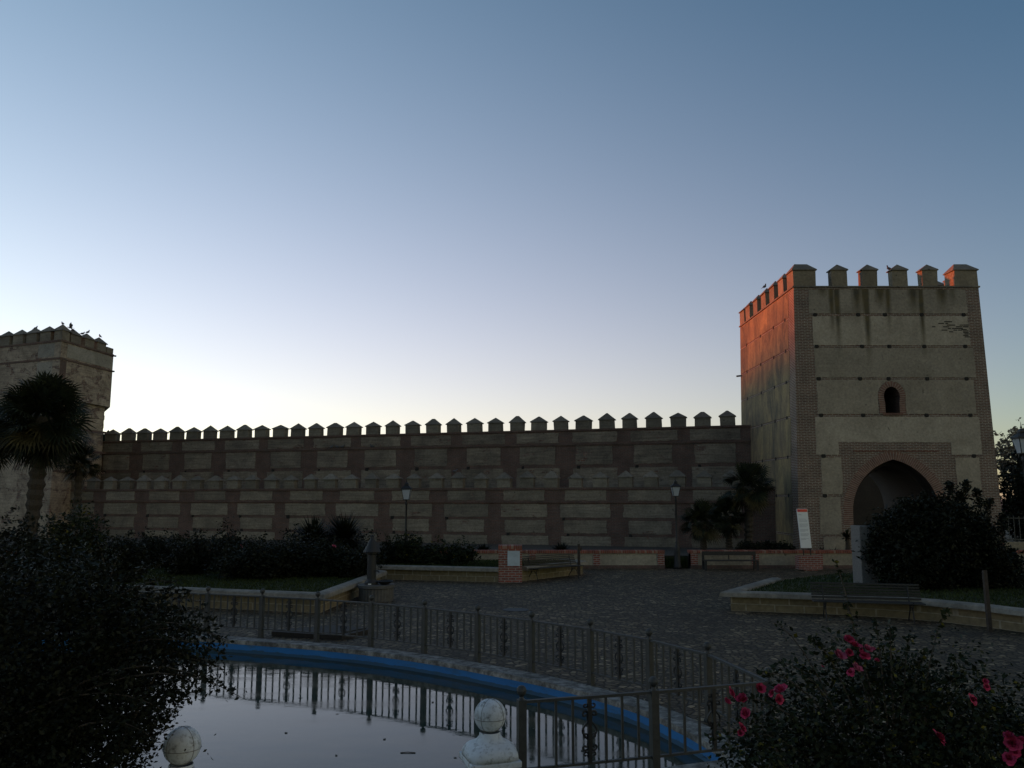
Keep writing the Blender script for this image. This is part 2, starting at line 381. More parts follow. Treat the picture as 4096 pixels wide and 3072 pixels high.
def m_stonewhite():
    t = NT('white_stone'); c = t.coord(); n = t.noise(c, 14, 8, .75); b = t.noise(c, 3, 4)
    col = t.mix(t.ramp(n, [(.33, 0.), (.5, 1.)]), (.15, .15, .145), (.6, .63, .66)); col = t.mix(1, col, t.ramp(b, [(.3, .75), (.6, 1.1)]), 'MULTIPLY')
    return t.out(col, .8, n, .4, .008)
M['whitestone'] = m_stonewhite()

# ---------------------------------------------------------------- ground, plaza, pool
posts = [Vector((x, y, 0)) for x, y in ((-8.15, 19.2), (-6.75, 18.85), (-5.4, 18.37), (-4.08, 17.85), (-2.84, 17.2), (-1.69, 16.46), (-.63, 15.67), (.34, 14.79), (1.27, 13.87), (2.06, 12.85), (2.67, 11.7))]
rim = [(-12.5, 17.6), (-11, 18.35), (-9.2, 18.65), (-8, 18.5), (-6.6, 18.15), (-5.2, 17.65), (-3.8, 17.1), (-2.5, 16.42), (-1.35, 15.62), (-.35, 14.75), (.5, 13.95), (1.2, 13.1), (1.8, 12.2), (2.2, 11.2), (2.45, 10.3), (2.53, 9.95)]
def smooth_line(P, n):
    P = [Vector((*p, 0)) for p in P]; out = []
    for i in range(len(P)-1):
        a, b, c, d = P[max(i-1, 0)], P[i], P[i+1], P[min(i+2, len(P)-1)]
        for k in range(n):
            s = k/n; out.append(.5*((2*b)+(c-a)*s+(2*a-5*b+4*c-d)*s*s+(3*b-a-3*c+d)*s**3))
    out.append(P[-1]); return [(p.x, p.y) for p in out]
rimS = smooth_line(rim, 4)
near = [(0., 8.95), (-2.5, 8.1), (-6, 6.9), (-9.5, 5.7), (-13, 6), (-15.5, 9), (-15.5, 13.5), (-14, 16.3)]
inner = rimS+near
def offset(poly, d):
    out = []; n = len(poly)
    for i in range(n):
        p, a, b = Vector(poly[i]), Vector(poly[i-1]), Vector(poly[(i+1) % n])
        t1 = (p-a).normalized(); t2 = (b-p).normalized(); nn = Vector((-(t1.y+t2.y), t1.x+t2.x)); nn.normalize()
        k = d/max(.5, nn.dot(Vector((-t1.y, t1.x)))); out.append((p.x+nn.x*k, p.y+nn.y*k))
    return out
outer = offset(inner, .36)   # inner runs clockwise, so +normal is outwards
def ring_sheet(loopin, loopout, z, flip=False):
    b = MB(); n = len(loopin)
    b.v = [Vector((x, y, z)) for x, y in loopin]+[Vector((x, y, z)) for x, y in loopout]
    b.f = [(i, (i+1) % n, n+(i+1) % n, n+i) for i in range(n)]; return b
def radial(loop, rad, c=(-6, 12.5)):
    out = []
    for x, y in loop:
        a = math.atan2(y-c[1], x-c[0]); out.append((c[0]+rad*math.cos(a), c[1]+rad*math.sin(a)))
    return out
mid = offset(inner, .2)
tag(ring_sheet(mid, radial(mid, 1500), -.02).build('ground', M['dirt']), kind='structure')
plz = MB(); n = len(mid); rr = [mid, radial(mid, 16), radial(mid, 36), radial(mid, 70)]
for l in rr: plz.v += [Vector((x, y, 0)) for x, y in l]
for k in range(3): plz.f += [(k*n+i, k*n+(i+1) % n, (k+1)*n+(i+1) % n, (k+1)*n+i) for i in range(n)]
tag(plz.build('plaza', M['cobble']), kind='structure')

basin = thing('round_pool', (-6, 12.5, 0), 'rounded ornamental pool with blue painted inner wall and stone rim, in front of the plaza', 'pool')
cb = MB(); n = len(inner)
for l, z in ((inner, -.7), (inner, .05), (outer, .05), (outer, -.1)): cb.v += [Vector((x, y, z)) for x, y in l]
cb.f = [((1)*n+i, 1*n+(i+1) % n, 2*n+(i+1) % n, 2*n+i) for i in range(n)]+[(2*n+i, 2*n+(i+1) % n, 3*n+(i+1) % n, 3*n+i) for i in range(n)]
in2 = offset(inner, -.012)
cb.v += [Vector((x, y, .05)) for x, y in in2]+[Vector((x, y, -.03)) for x, y in in2]
cb.f += [(4*n+i, 4*n+(i+1) % n, n+(i+1) % n, n+i) for i in range(n)]+[(5*n+i, 5*n+(i+1) % n, 4*n+(i+1) % n, 4*n+i) for i in range(n)]
cb.build('coping', M['poolcoping'], basin)
bw = MB()
for l, z in ((inner, -.9), (inner, .0)): bw.v += [Vector((x, y, z)) for x, y in l]
bw.f = [(i, (i+1) % n, n+(i+1) % n, n+i) for i in range(n)]+[tuple(range(n))]
bw.build('pool_wall', M['blue'], basin)
wt = MB(); wt.v = [Vector((x, y, -.2)) for x, y in offset(inner, .002)]
wt.f = [t_ for t_ in tessellate_polygon([[Vector((p.x, p.y, 0)) for p in wt.v]])]
tag(wt.build('water', M['water']), kind='structure')

# ---------------------------------------------------------------- right gate tower
TX, TY0, TY1, TZ = 17.6, 38.0, 47.2, 12.85
XL, XR = 13.25, 21.95
def tap(x, y, z): return (TX+(x-TX)*(1+.0055*(TZ-z)), y, z)
def tapinv(x, z): return TX+(x-TX)/(1+.0055*(TZ-z))
tower = thing('gate_tower', (TX, TY0, 0), 'square battlemented gate tower with pointed archway, its left side lit orange by the low sun', 'tower')
def arch(cx, a, z0, zs, top, n=12):
    """pointed arch outline: bottom-left, up, over, bottom-right"""
    h = top-zs; c = (h*h-a*a)/(2*a); r = a+c; pts = [(cx-a, z0)]
    th = math.atan2(h, c)
    for i in range(n+1):
        q = th*i/n; pts.append((cx+c-r*math.cos(q), zs+r*math.sin(q)))
    for i in range(n, -1, -1):
        q = th*i/n; pts.append((cx-c+r*math.cos(q), zs+r*math.sin(q)))
    pts.append((cx+a, z0)); return pts
AC = 17.45
A1 = arch(AC, 1.87, -.1, 2.35, 4.72); A2 = arch(18.5, 2.3, -.1, 2.5, 5.0)
WX = 17.55
Wn = [(WX-.32, 6.84)]+[(WX-.32, 7.35)]+[(WX-.34-.02*math.sin(q)-(.34)*(math.cos(q)-1) if 0 else WX-.36*math.cos(q), 7.62+.46*math.sin(q)) for q in [R(a) for a in range(-20, 181+20, 20)]]+[(WX+.32, 7.35), (WX+.32, 6.84)]
body = MB()
def face_holes(outerp, holes, y):
    loops = [[Vector((x, 0, z)) for x, z in l] for l in [outerp]+holes]; tri = tessellate_polygon(loops); fl = [p for l in loops for p in l]
    n0 = len(body.v); body.v += [Vector((p.x, y, p.z)) for p in fl]; body.f += [tuple(n0+i for i in t_) for t_ in tri]
O4 = [(XL, -.1), (XL, TZ), (XR, TZ), (XR, -.1)]
O4 = [(XL, -.1), (XL, TZ), (XR, TZ), (XR, -.1)]
face_holes([(XL, -.1), (XL, TZ), (XR, TZ), (XR, -.1), (A1[-1][0], -.1)]+A1[::-1][1:-1]+[(A1[0][0], -.1)], [Wn], TY0)
face_holes([(XL, -.1), (XL, TZ), (XR, TZ), (XR, -.1), (A2[-1][0], -.1)]+A2[::-1][1:-1]+[(A2[0][0], -.1)], [], TY1)
body.add([(XL, TY0, -.1), (XL, TY1, -.1), (XL, TY1, TZ), (XL, TY0, TZ)], [(0, 1, 2, 3)])
body.add([(XR, TY0, -.1), (XR, TY1, -.1), (XR, TY1, TZ), (XR, TY0, TZ)], [(0, 1, 2, 3)])
body.add([(XL, TY0, TZ), (XR, TY0, TZ), (XR, TY1, TZ), (XL, TY1, TZ)], [(0, 1, 2, 3)])
body.map(tap); tb = body.build('wall', M['brick'], tower)
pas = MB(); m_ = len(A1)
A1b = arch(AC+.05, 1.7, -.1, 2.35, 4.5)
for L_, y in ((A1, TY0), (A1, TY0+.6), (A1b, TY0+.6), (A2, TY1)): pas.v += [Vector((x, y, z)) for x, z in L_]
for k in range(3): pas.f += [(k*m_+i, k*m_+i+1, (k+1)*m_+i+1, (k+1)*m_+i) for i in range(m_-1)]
pas.map(tap).build('archway', m_brick('shaded_passage_brick', (.022, .014, .01), (.018, .012, .009), (.022, .018, .014)), tower)  # the passage's deep shade is put into this near-black brick colour
wi = MB(); k_ = len(Wn); Wn2 = [(x+.0, z) for x, z in Wn]
wi.v = [Vector((x, TY0, z)) for x, z in Wn]+[Vector((x, TY0+2.2, z)) for x, z in Wn2]
wi.f = [(i, (i+1) % k_, k_+(i+1) % k_, k_+i) for i in range(k_)]+[tuple(k_+i for i in range(k_))]
win = wi.map(tap).build('window', m_brick('window_brick', (.1, .05, .035), (.07, .04, .03), (.08, .07, .055)), tower)
# plaster fields between brick courses
rows = [(11.54, 12.7, 13.95, 21.32), (10.03, 11.42, 14.1, 21.3), (8.51, 9.91, 14.14, 21.42), (6.81, 8.39, 14.2, 21.28), (4.94, 6.69, 14.08, 21.36), (3.15, 4.82, 14.28, 21.2), (1.36, 3.03, 14.15, 21.3), (.55, 1.24, 14.28, 21.2)]
def ragged(p, st=.22, a=.022):
    out = []
    for i in range(len(p)):
        (x0, z0), (x1, z1) = p[i], p[(i+1) % len(p)]; L_ = math.hypot(x1-x0, z1-z0); k = max(1, int(L_/st))
        for q in range(k):
            u = q/k; out.append((x0+(x1-x0)*u+(rnd.uniform(-a, a) if abs(x1-x0) < .01 else 0), z0+(z1-z0)*u+(rnd.uniform(-a*.6, a*.6) if abs(z1-z0) < .01 and L_ > .6 else 0)))
    return out
FXL, FXR, FZT = tapinv(14.97, 5), tapinv(20.13, 5), 5.52
for i, (z0, z1, xa, xb) in enumerate(rows):
    mt = M['plaster_stain'] if i < 3 else M['plaster']
    pp = []
    if i == 3:
        sx = .62; sur = [(WX-sx, z0)]+[(WX-.62*math.cos(R(a)), 7.66+.7*math.sin(R(a))) for a in range(0, 181, 15)]+[(WX+sx, z0)]
        sur = [(x, min(z, z1-.02)) for x, z in sur]
        pp.append([(xa, z0), (xa, z1), (xb, z1), (xb, z0)]+sur[::-1])
    elif i == 4: pp.append([(xa, z0), (xa, z1), (xb, z1), (xb, z0), (FXR, z0), (FXR, FZT), (FXL, FZT), (FXL, z0)])
    elif i > 4:
        o = .12*(i % 2); pp.append([(xa, z0), (xa, z1), (FXL-.02+o, z1), (FXL-.02+o, z0)]); pp.append([(FXR+.12, z0), (FXR+.12, z1), (xb, z1), (xb, z0)])
    else: pp.append([(xa, z0), (xa, z1), (xb, z1), (xb, z0)])
    for p in pp: MB().slab(ragged(p), [], TY0-.012, TY0+.02).map(tap).build('plaster_panel', mt, tower)
# putlog holes: raised dark plugs, their inner shade put into the colour
for z, xs in ((11.48, (663, 980, 1178, 1450, 1758)), (9.97, (675, 1010, 1210, 1468, 1770)), (8.45, (690, 995, 1205, 1490, 1780)), (6.75, (708, 1018, 1485, 1808)), (4.88, (725, 1835)), (3.08, (735,))):
    for x in xs:
        X = TY0*((2900+x*.5424-2048)/F)/(1.0-.0105*(z-4)*.28 if 0 else ray(3500, 1536-F*0)[1]*0+math.cos(_t)-((z-3)/38*math.cos(_t)-math.sin(_t))/(math.cos(_t)+(z-3)/38*math.sin(_t))*math.sin(_t))
        b = MB(); b.lathe([(.04, .0), (.095, .02), (.11, .1), (.08, .17)], n=7)
        b.map(lambda a, c, d: (a+X, TY0-.016+c*.12, d+z-.09)).build('putlog_shade', M['dark'], tower)
# voussoirs of the big arch and the window
def voussoirs(path, t_in, t_out, y, pitch, name, outline_c=None):
    b = MB(); P = [Vector((x, 0, z)) for x, z in path]; seg = [(P[i+1]-P[i]).length for i in range(len(P)-1)]; tot = sum(seg); n = int(tot/pitch)
    def at(s):
        for i, l in enumerate(seg):
            if s <= l or i == len(seg)-1:
                d = (P[i+1]-P[i]).normalized(); return P[i]+d*s, d
            s -= l
    sm = []
    for k in range(n+1):
        p, _ = at(tot*k/n); q1, _ = at(max(0, tot*k/n-.15)); q2, _ = at(min(tot, tot*k/n+.15)); d = (q2-q1).normalized(); sm.append((p, Vector((-d.z, 0, d.x))))
    for k in range(n):
        (a, na), (c, nc) = sm[k], sm[k+1]; a2 = a.lerp(c, .22); na2 = na.lerp(nc, .22); ex = rnd.uniform(-.015, .015)
        q = [a2+na2*t_in, c+nc*t_in, c+nc*(t_out+ex), a2+na2*(t_out+ex)]
        b.add([(p.x, y-.014+rnd.uniform(0, .006), p.z) for p in q]+[(p.x, y+.01, p.z) for p in q], [(0, 1, 2, 3), (4, 5, 6, 7), (0, 1, 5, 4), (1, 2, 6, 5), (2, 3, 7, 6), (3, 0, 4, 7)])
    return b
def ringplate(path, t_in, t_out, y0, y1):
    P = [Vector((x, 0, z)) for x, z in path]; L_ = []
    for i, p in enumerate(P):
        d = (P[min(i+1, len(P)-1)]-P[max(i-1, 0)]).normalized(); L_.append((p, Vector((-d.z, 0, d.x))))
    o = [((p+nn*t_out).x, (p+nn*t_out).z) for p, nn in L_]+[((p+nn*t_in).x, (p+nn*t_in).z) for p, nn in L_][::-1]
    return MB().slab(o, [], y0, y1)
M['mortar'] = m_plain('lime_mortar', (.28, .25, .2), .95, .2)
M['vous'] = m_plain('voussoir_brick', (.17, .09, .065), .9, .35, 5)
A1v = [p for p in A1 if p[1] > 0.9]
A1v = [(A1[0][0], 1.75)]+A1[1:-1]+[(A1[-1][0], 1.75)]
ar = ringplate(A1v, 0.004, .42, TY0-.006, TY0+.03).map(tap).build('arch_ring', M['mortar'], tower)
voussoirs(A1v, .0, .42, TY0, .085, 'x').map(tap).build('arch_bricks', M['vous'], ar)
Wv = [(WX-.32, 6.84)]+[(WX-.32, 7.3)]+[(WX-.36*math.cos(R(a)), 7.62+.46*math.sin(R(a))) for a in range(-15, 196, 15)]+[(WX+.32, 7.3), (WX+.32, 6.84)]
ws = ringplate(Wv, .004, .25, TY0-.02, TY0+.03).map(tap).build('window_surround', M['mortar'], tower)
voussoirs(Wv, .0, .26, TY0-.014, .085, 'x').map(tap).build('surround_bricks', M['vous'], ws)
sl = MB()
for k in range(11): sl.box(WX-.44+k*.082, WX-.44+k*.082+.06, TY0-.07, TY0+.05, 6.76, 6.85)
sl.map(tap).build('window_sill', M['vous'], tower)
# horizontal moulding in the arch frame and cornice under the battlements
MB().box(AC-1.75, AC+2.0, TY0-.03, TY0+.02, 5.08, 5.12).map(tap).build('moulding', M['vous'], tower)
co_ = MB()
for (x0, x1, y0, y1) in ((XL-.06, XR+.06, TY0-.05, TY0+.1), (XL-.06, XL+.1, TY0+.1, TY1-.1), (XR-.1, XR+.06, TY0+.1, TY1-.1), (XL-.06, XR+.06, TY1-.1, TY1+.06)): co_.box(x0, x1, y0, y1, 12.79, 12.86)
co_.build('cornice', M['cap'], tower)
# left (sunset) side panels
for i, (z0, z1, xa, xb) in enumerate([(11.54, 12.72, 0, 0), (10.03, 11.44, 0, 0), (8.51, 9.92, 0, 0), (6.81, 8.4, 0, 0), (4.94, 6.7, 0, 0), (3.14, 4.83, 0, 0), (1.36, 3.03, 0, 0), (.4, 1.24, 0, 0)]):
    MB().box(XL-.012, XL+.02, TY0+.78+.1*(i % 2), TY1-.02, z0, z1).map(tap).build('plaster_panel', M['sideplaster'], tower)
for z in (11.5, 9.98, 8.46, 6.76, 4.89, 3.09):
    for y in (39.3, 41.1, 43.3, 45.9):
        b = MB(); b.lathe([(.04, .0), (.09, .02), (.1, .1), (.07, .17)], n=7)
        b.map(lambda a, c, d: (tapinv(XL, 12.85)-.016+c*.12 if 0 else XL-.014+c*.12, y+a, d+z-.09)).map(tap).build('putlog_shade', M['dark'], tower)
# exposed brick patch near top right
b = MB()
for k in range(26):
    x = 20.1+abs(rnd.gauss(0, .36))*(1 if rnd.random() > .5 else -1)+.25; z = 10.98+rnd.gauss(0, .12)-(x-20.1)*.12; z = round(z/.08)*.08
    b.box(x, x+rnd.uniform(.12, .3), TY0-.017, TY0+.01, z, z+.045)
b.map(tap).build('bare_brickwork', M['dark'], tower); b = MB()
for k in range(6):
    x = 21.0+rnd.uniform(-.05, .12); z = 10.75-k*.07; b.box(x, x+.25, TY0-.017, TY0+.01, z, z+.045)
b.map(tap).build('bare_brick_patch', M['dark'], tower)
# battlements
def merlon(parent, x0, x1, y0, y1, z0, zb, zp, rx=0, ry=0, mat=None, e=.055, local=False):
    m = MB().box(x0, x1, y0, y1, z0, zb, 0.014).build('merlon', mat or M['merlon'], parent, local=local)
    MB().hip(x0-e, x1+e, y0-e, y1+e, zb, zp, rx, ry, .045).build('cap', M['cap'], m, local=local)
    return m
ZB, ZP = 13.62, 13.97
M['merlonlit'] = m_plaster('tower_merlon_plaster', (.25, .215, .15), (.2, .17, .12))
ml = M['merlonlit']
merlon(tower, XL, XL+1.07, TY0, TY0+.85, TZ, ZB, ZP+.07, .3, .0, ml)
merlon(tower, XR-1.1, XR, TY0, TY0+.85, TZ, ZB, ZP+.07, .3, .0, ml)
for x0, x1 in ((15.06, 15.8), (16.5, 17.22), (17.92, 18.64), (19.33, 20.05)): merlon(tower, x0, x1, TY0, TY0+.42, TZ, ZB, ZP, 0, 0, ml)
ys = [39.42, 40.86, 42.3, 43.75, 45.2]
for y in ys: merlon(tower, XL, XL+.42, y, y+.78, TZ, ZB, ZP, 0, 0, ml)
for y in ys: merlon(tower, XR-.42, XR, y, y+.78, TZ, ZB, ZP, 0, 0, ml)
merlon(tower, XL, XL+.9, TY1-.85, TY1, TZ, ZB, ZP+.05, .1, 0, ml); merlon(tower, XR-.9, XR, TY1-.85, TY1, TZ, ZB, ZP+.05, .1, 0, ml)
for x0 in (15.0, 16.45, 17.9, 19.35): merlon(tower, x0, x0+.72, TY1-.42, TY1, TZ, ZB, ZP, 0, 0, ml)
MB().tube([(XL-.35, 47.1, 9.9), (XL+.1, 47.1, 9.95)], .05).build('spout', M['concrete'], tower)

# ---------------------------------------------------------------- the two curtain walls
WANG = math.atan2(-.302, .953)
def curtain(name, P, label, ztop, thick, rowdef, ledges, mer, xmin, holes, mat):
    w = thing(name, (P[0], P[1], 0), label, 'wall', WANG)
    MB().box(xmin, .3, 0, thick, -.1, ztop-.1).build('wall', M['oldbrick'], w, local=True)
    MB().box(xmin, .3, -.07, thick+.05, ztop-.1, ztop).build('coping', M['oldbrick'], w, local=True)
    for z0, z1, d in ledges: MB().box(xmin, .28, -d, .02, z0, z1).build('ledge', M['oldbrick'], w, local=True)
    for (z0, z1, c0, pitch, half) in rowdef:
        k = -1
        while True:
            a = c0+pitch*k+half; b = c0+pitch*(k+1)-half; k += 1
            if a > -xmin: break
            a = max(a, .08); b = min(b, -xmin-.05)
            if b-a < .3: continue
            j = lambda: rnd.uniform(-.06, .06)
            nn = 14; xs = [-b+j()]+[-b+(b-a)*i/nn+rnd.uniform(-.03, .03) for i in range(1, nn)]+[-a+j()]
            top = [(x, z1+rnd.uniform(-.022, .012)) for x in xs]; hh = (z1-z0)/4
            rt = [(xs[-1]+rnd.uniform(-.045, .03), z1-hh*q) for q in (1, 2, 3)]; lt = [(xs[0]+rnd.uniform(-.03, .045), z0+hh*q) for q in (1, 2, 3)]
            bot = rt+[(x, z0+rnd.uniform(-.015, .03)) for x in xs[::-1]]+lt
            MB().slab(top+bot, [], -.018, .02).build('plaster_panel', mat, w, local=True)
            for hz in holes:
                if z0-.25 < hz < z0 and rnd.random() < .85:
                    s_ = b+.0-.12-rnd.uniform(0, .1); q = rnd.uniform(.7, 1.2)
                    MB().box(-s_-.09*q, -s_+.09*q, -.028, .01, hz-.08*q, hz+.08*q, .02).build('putlog_shade', M['dark'], w, local=True)  # dark box proud of the wall, coloured as the hole's shade
    c, p, nmer, wd, dp, zb, zp = mer
    for k in range(nmer):
        s = c+p*k+rnd.uniform(-.03, .03); dz = rnd.uniform(-.03, .025); dw = rnd.uniform(-.035, .03)
        if -s < xmin: break
        merlon(w, -s-wd/2-dw, -s+wd/2+dw, .0, dp, ztop, zb+dz, zp+rnd.uniform(-.07, .04), rnd.choice((0, 0, .04, .09)), 0, M['merlon'], .06, True)
    return w
upper = curtain('curtain_wall', (12.96, 45.4), 'tall crenellated town wall standing behind the lower wall, running between the two towers', 6.95, 1.4,
    [(6.17, 6.78, 3.48, 3.415, .38), (4.9, 5.96, 3.48, 3.415, .61), (3.2, 4.70, 3.48, 3.415, .38), (.3, 3.0, 3.48, 3.415, .5)], [(6.03, 6.11, .08), (5.97, 6.02, .04)],
    (1.06, 1.3645, 32, .84, .45, 7.44, 7.83), -45.2, (4.75,), M['tapial'])
lower = curtain('curtain_wall', (12.96, 41.3), 'low crenellated outer wall with four rows of pale panels, in front of the taller wall', 3.53, .8,
    [(2.83, 3.39, 4.5, 3.36, .56), (1.95, 2.65, 4.5, 3.36, .37), (1.13, 1.80, 4.5, 3.36, .56), (.15, .97, 4.5, 3.36, .38)], [(2.71, 2.80, .07), (3.39, 3.43, .05)],
    (2.05, 1.338, 32, .74, .4, 4.02, 4.38), -44.2, (1.87, 1.05), M['tapial2'])

# ---------------------------------------------------------------- left corner tower
C0 = Vector((-28.9, 52.3)); dl = Vector((-.914, .407)); Lc = C0+dl*10; R0 = Vector((-28.3, 58.0)); ZT = 13.05
ltow = thing('corner_tower', (C0.x, C0.y, 0), 'weathered many-sided corner tower at the left end of the walls, behind the big palm', 'tower')
low_poly = [(C0.x, C0.y), (-28.65, 58.0), (-31.2, 62), (Lc.x+.5, 64), (Lc.x, Lc.y)]
up_poly = [(C0.x, C0.y-.02), (R0.x, R0.y), (-30.9, 62.3), (Lc.x+.5, 64.3), (Lc.x-.02, Lc.y-.02)]
b = MB()
# irregular, eroded faces: stacked courses with slightly shifted outline
for k in range(31):
    z0, z1 = 9.3*k/31, 9.3*(k+1)/31; j = .07*rnd.random(); er = .02+.03*math.sin(k*.9)
    b.prism([(x+(rnd.uniform(-.04, .02) if i == 1 else 0), y+(rnd.uniform(-.04, .04) if i == 1 else 0)) for i, (x, y) in enumerate(low_poly)], z0-(.1 if k == 0 else 0), z1)
b.build('wall', M['oldtower'], ltow)
MB().prism(up_poly, 9.3, ZT-.1).build('upper_wall', M['oldtower'], ltow)
def side_box(o2, d2, s0, s1, out, inn, z0, z1, name, mat, parent=ltow):
    n2 = Vector((d2.y, -d2.x))
    if n2.dot(Vector((0, -1)))+n2.dot(Vector((.6, 0))) < 0: n2 = -n2
    P = [o2+d2*s0+n2*out, o2+d2*s1+n2*out, o2+d2*s1-n2*inn, o2+d2*s0-n2*inn]
    return MB().prism([(p.x, p.y) for p in P], z0, z1).build(name, mat, parent)
dr = (R0-C0).normalized()
M['lighttower'] = m_plaster('pale_tower_band', (.36, .34, .29), (.28, .265, .22))
for nm, o2, d2, L2 in (('left', C0, dl, 9.9), ('right', C0, dr, 5.7)):
    side_box(o2, d2, -.03, L2, .06, .3, ZT-.12, ZT, 'coping', M['oldbrick'])
    side_box(o2, d2, .6, L2-.1, .02, .05, 12.0, ZT-.2, 'plaster_panel', M['lighttower'])
    side_box(o2, d2, -.02, L2, .05, .05, 11.78, 11.9, 'ledge', M['oldbrick'])
    side_box(o2, d2, 0, .62, .015, .05, 9.35 if nm == 'right' else 6.2, 11.75, 'brick_pier', M['oldbrick'])
side_box(C0, dl, .7, 9.8, .02, .05, 10.7, 11.65, 'plaster_panel', M['lighttower'])
side_box(C0, dl, .7, 9.8, .02, .05, 8.0, 10.55, 'plaster_panel', M['lighttower'])
for z in (4.6, 6.0, 7.4): side_box(C0, dr, .1, 5.6, .02, .05, z, z+.14, 'brick_course', M['oldbrick'])
def tmerlon(o2, d2, s, wd, dep, zb, zp):
    n2 = Vector((d2.y, -d2.x))
    if n2.dot(Vector((.3, -1))) < 0: n2 = -n2
    c = o2+d2*s-n2*(dep/2+.0); a = math.atan2(d2.y, d2.x); Mx = Matrix.Translation((c.x, c.y, 0)) @ Matrix.Rotation(a, 4, 'Z')
    f = lambda x, y, z: Mx @ Vector((x, y, z))
    m = MB().box(-wd/2, wd/2, -dep/2, dep/2, ZT, zb, .01).map(f).build('merlon', M['merlon'], ltow)
    if zp: MB().hip(-wd/2-.09, wd/2+.09, -dep/2-.07, dep/2+.07, zb, zp, .02, 0, .04).map(f).build('cap', M['cap'], m)
for k in range(1, 7): tmerlon(C0, dl, .25+k*1.33, 1.0, .5, ZT+.62, ZT+1.05)
for s in (1.45, 2.9, 4.3): tmerlon(C0, dr, s, 1.0, .5, ZT+.55, ZT+.98)
tmerlon(C0, dr, 5.3, .75, .5, ZT+.42, 0)
mm = MB().prism([(C0.x, C0.y), (C0.x+dr.x*.75, C0.y+dr.y*.75), (C0.x-.5+dr.x*.6, C0.y+dr.y*.9+.3), (C0.x+dl.x*.75, C0.y+dl.y*.75)], ZT, ZT+.62).build('merlon', M['merlon'], ltow)
cp = MB(); pc = Vector((C0.x-.3, C0.y+.55)); q4 = [Vector(C0)+(Vector(C0)-pc)*.15, C0+dr*.95, C0+dr*.9+dl*.7, C0+dl*.95]
q4 = [q4[0], q4[1]+Vector((.1, 0)), q4[2], q4[3]+Vector((-.05, -.1))]
cp.v = [Vector((p.x, p.y, ZT+.62)) for p in q4]+[Vector((pc.x, pc.y, ZT+1.12))]; cp.f = [(0, 1, 4), (1, 2, 4), (2, 3, 4), (3, 0, 4), (3, 2, 1, 0)]
cp.build('cap', M['cap'], mm)
MB().tube([(-28.4, 57.8, 12.95), (-28.0, 57.75, 12.9)], .06).build('spout', M['concrete'], ltow)
MB().tube([(-28.4, 57.8, 11.85), (-28.05, 57.75, 11.8)], .06).build('spout', M['concrete'], ltow)

# ---------------------------------------------------------------- garden bed and low brick-topped walls
bed = MB().prism([(-40, 36.6), (30, 36.6), (30, 38.3), (12.8, 38.3), (12.8, 41.2), (-29.5, 54.6), (-40, 54.6)], -.01, .5)
tag(bed.build('garden_bed', M['soil']), kind='structure')
def low_wall(x0, x1, piers, label):
    w = thing('garden_wall', ((x0+x1)/2, 36, 0), label, 'garden wall', 0, 'low garden walls at the foot of the town wall')
    MB().box(x0, x1, 36.02, 36.4, .14, .64).build('plaster_panel', M['cream'], w)
    MB().box(x0-.02, x1+.02, 35.96, 36.42, 0, .14).build('plinth', M['oldbrick'], w)
    cb = MB(); x = x0-.05
    mt = NT('coping_brick'); g = mt.new('ShaderNodeNewGeometry')
    while x < x1+.02:
        cb.box(x, x+.062, 35.96, 36.44, .64, .76, .003); x += .078
    cb.build('coping', M.setdefault('copbrick', mt.out(mt.ramp(g.outputs['Random Per Island'], [(0., (.16, .055, .035)), (.8, (.3, .09, .055)), (1., (.33, .24, .17))]), .85)), w)
    MB().box(x0-.04, x1+.01, 35.98, 36.42, .635, .745).build('mortar_bed', M['mortar'], w)
    for p in piers: MB().box(p-.15, p+.15, 35.985, 36.41, .0, .64).build('brick_pier', M['redbrick'], w)
low_wall(-24, 6.5, [6.35, 3.61, .87, -1.88, -4.6, -7.35, -10.1, -12.8, -15.5, -18.2, -21], 'low cream garden wall with red brick coping, left of the lamp post gap')
low_wall(7.62, 27, [7.77, 10.38, 13.1, 15.82, 18.5, 21.2, 23.9, 26.6], 'low cream garden wall with red brick coping, right of the lamp post gap')

# ---------------------------------------------------------------- raised stone planters
def coping_line(pts, z, parent, w=.42, h=.12):
    n = len(pts); b = MB(); P = [Vector(p) for p in pts]; prof = []
    for k in range(9):
        a = math.pi*k/8; prof.append((-math.cos(a)*w/2, math.sin(a)**.7*h*.75+h*.25 if 0 < k < 8 else 0))
    prof = [(-w/2, 0)]+[(x, y+.03) for x, y in prof]+[(w/2, 0)]; m = len(prof)
    for i, p in enumerate(P):
        t1 = (P[min(i+1, n-1)]-P[max(i, 0)] if i < n-1 else P[i]-P[i-1]).normalized(); t0 = (P[i]-P[i-1]).normalized() if i else t1
        t = (t0+t1).normalized(); nn = Vector((-t.y, t.x)); k = 1/max(.6, t.dot(t1))
        b.v += [Vector((p.x+nn.x*x*k, p.y+nn.y*x*k, z+y)) for x, y in prof]
    for i in range(n-1):
        for k in range(m-1): b.f.append((i*m+k, i*m+k+1, (i+1)*m+k+1, (i+1)*m+k))
        b.f.append((i*m+m-1, i*m, (i+1)*m, (i+1)*m+m-1))
    b.f += [tuple(range(m)), tuple((n-1)*m+k for k in reversed(range(m)))]
    return b.build('coping', M['coping'], parent, smooth=False)
def subdiv(P, st=.6):
    out = []
    for a, b in zip(P[:-1], P[1:]):
        a, b = Vector(a), Vector(b); k = max(1, int((b-a).length/st)); out += [a.lerp(b, i/k) for i in range(k)]
    out.append(Vector(P[-1])); return [(p.x, p.y) for p in out]
def planter(poly, line, label, group='raised stone planters around the plaza'):
    c = sum((Vector(p) for p in poly), Vector((0, 0)))/len(poly)
    w = thing('stone_planter', (c.x, c.y, 0), label, 'planter', 0, group)
    MB().prism(poly, -.01, .38).build('block_wall', M['block'], w)
    coping_line(line, .38, w)
    return w
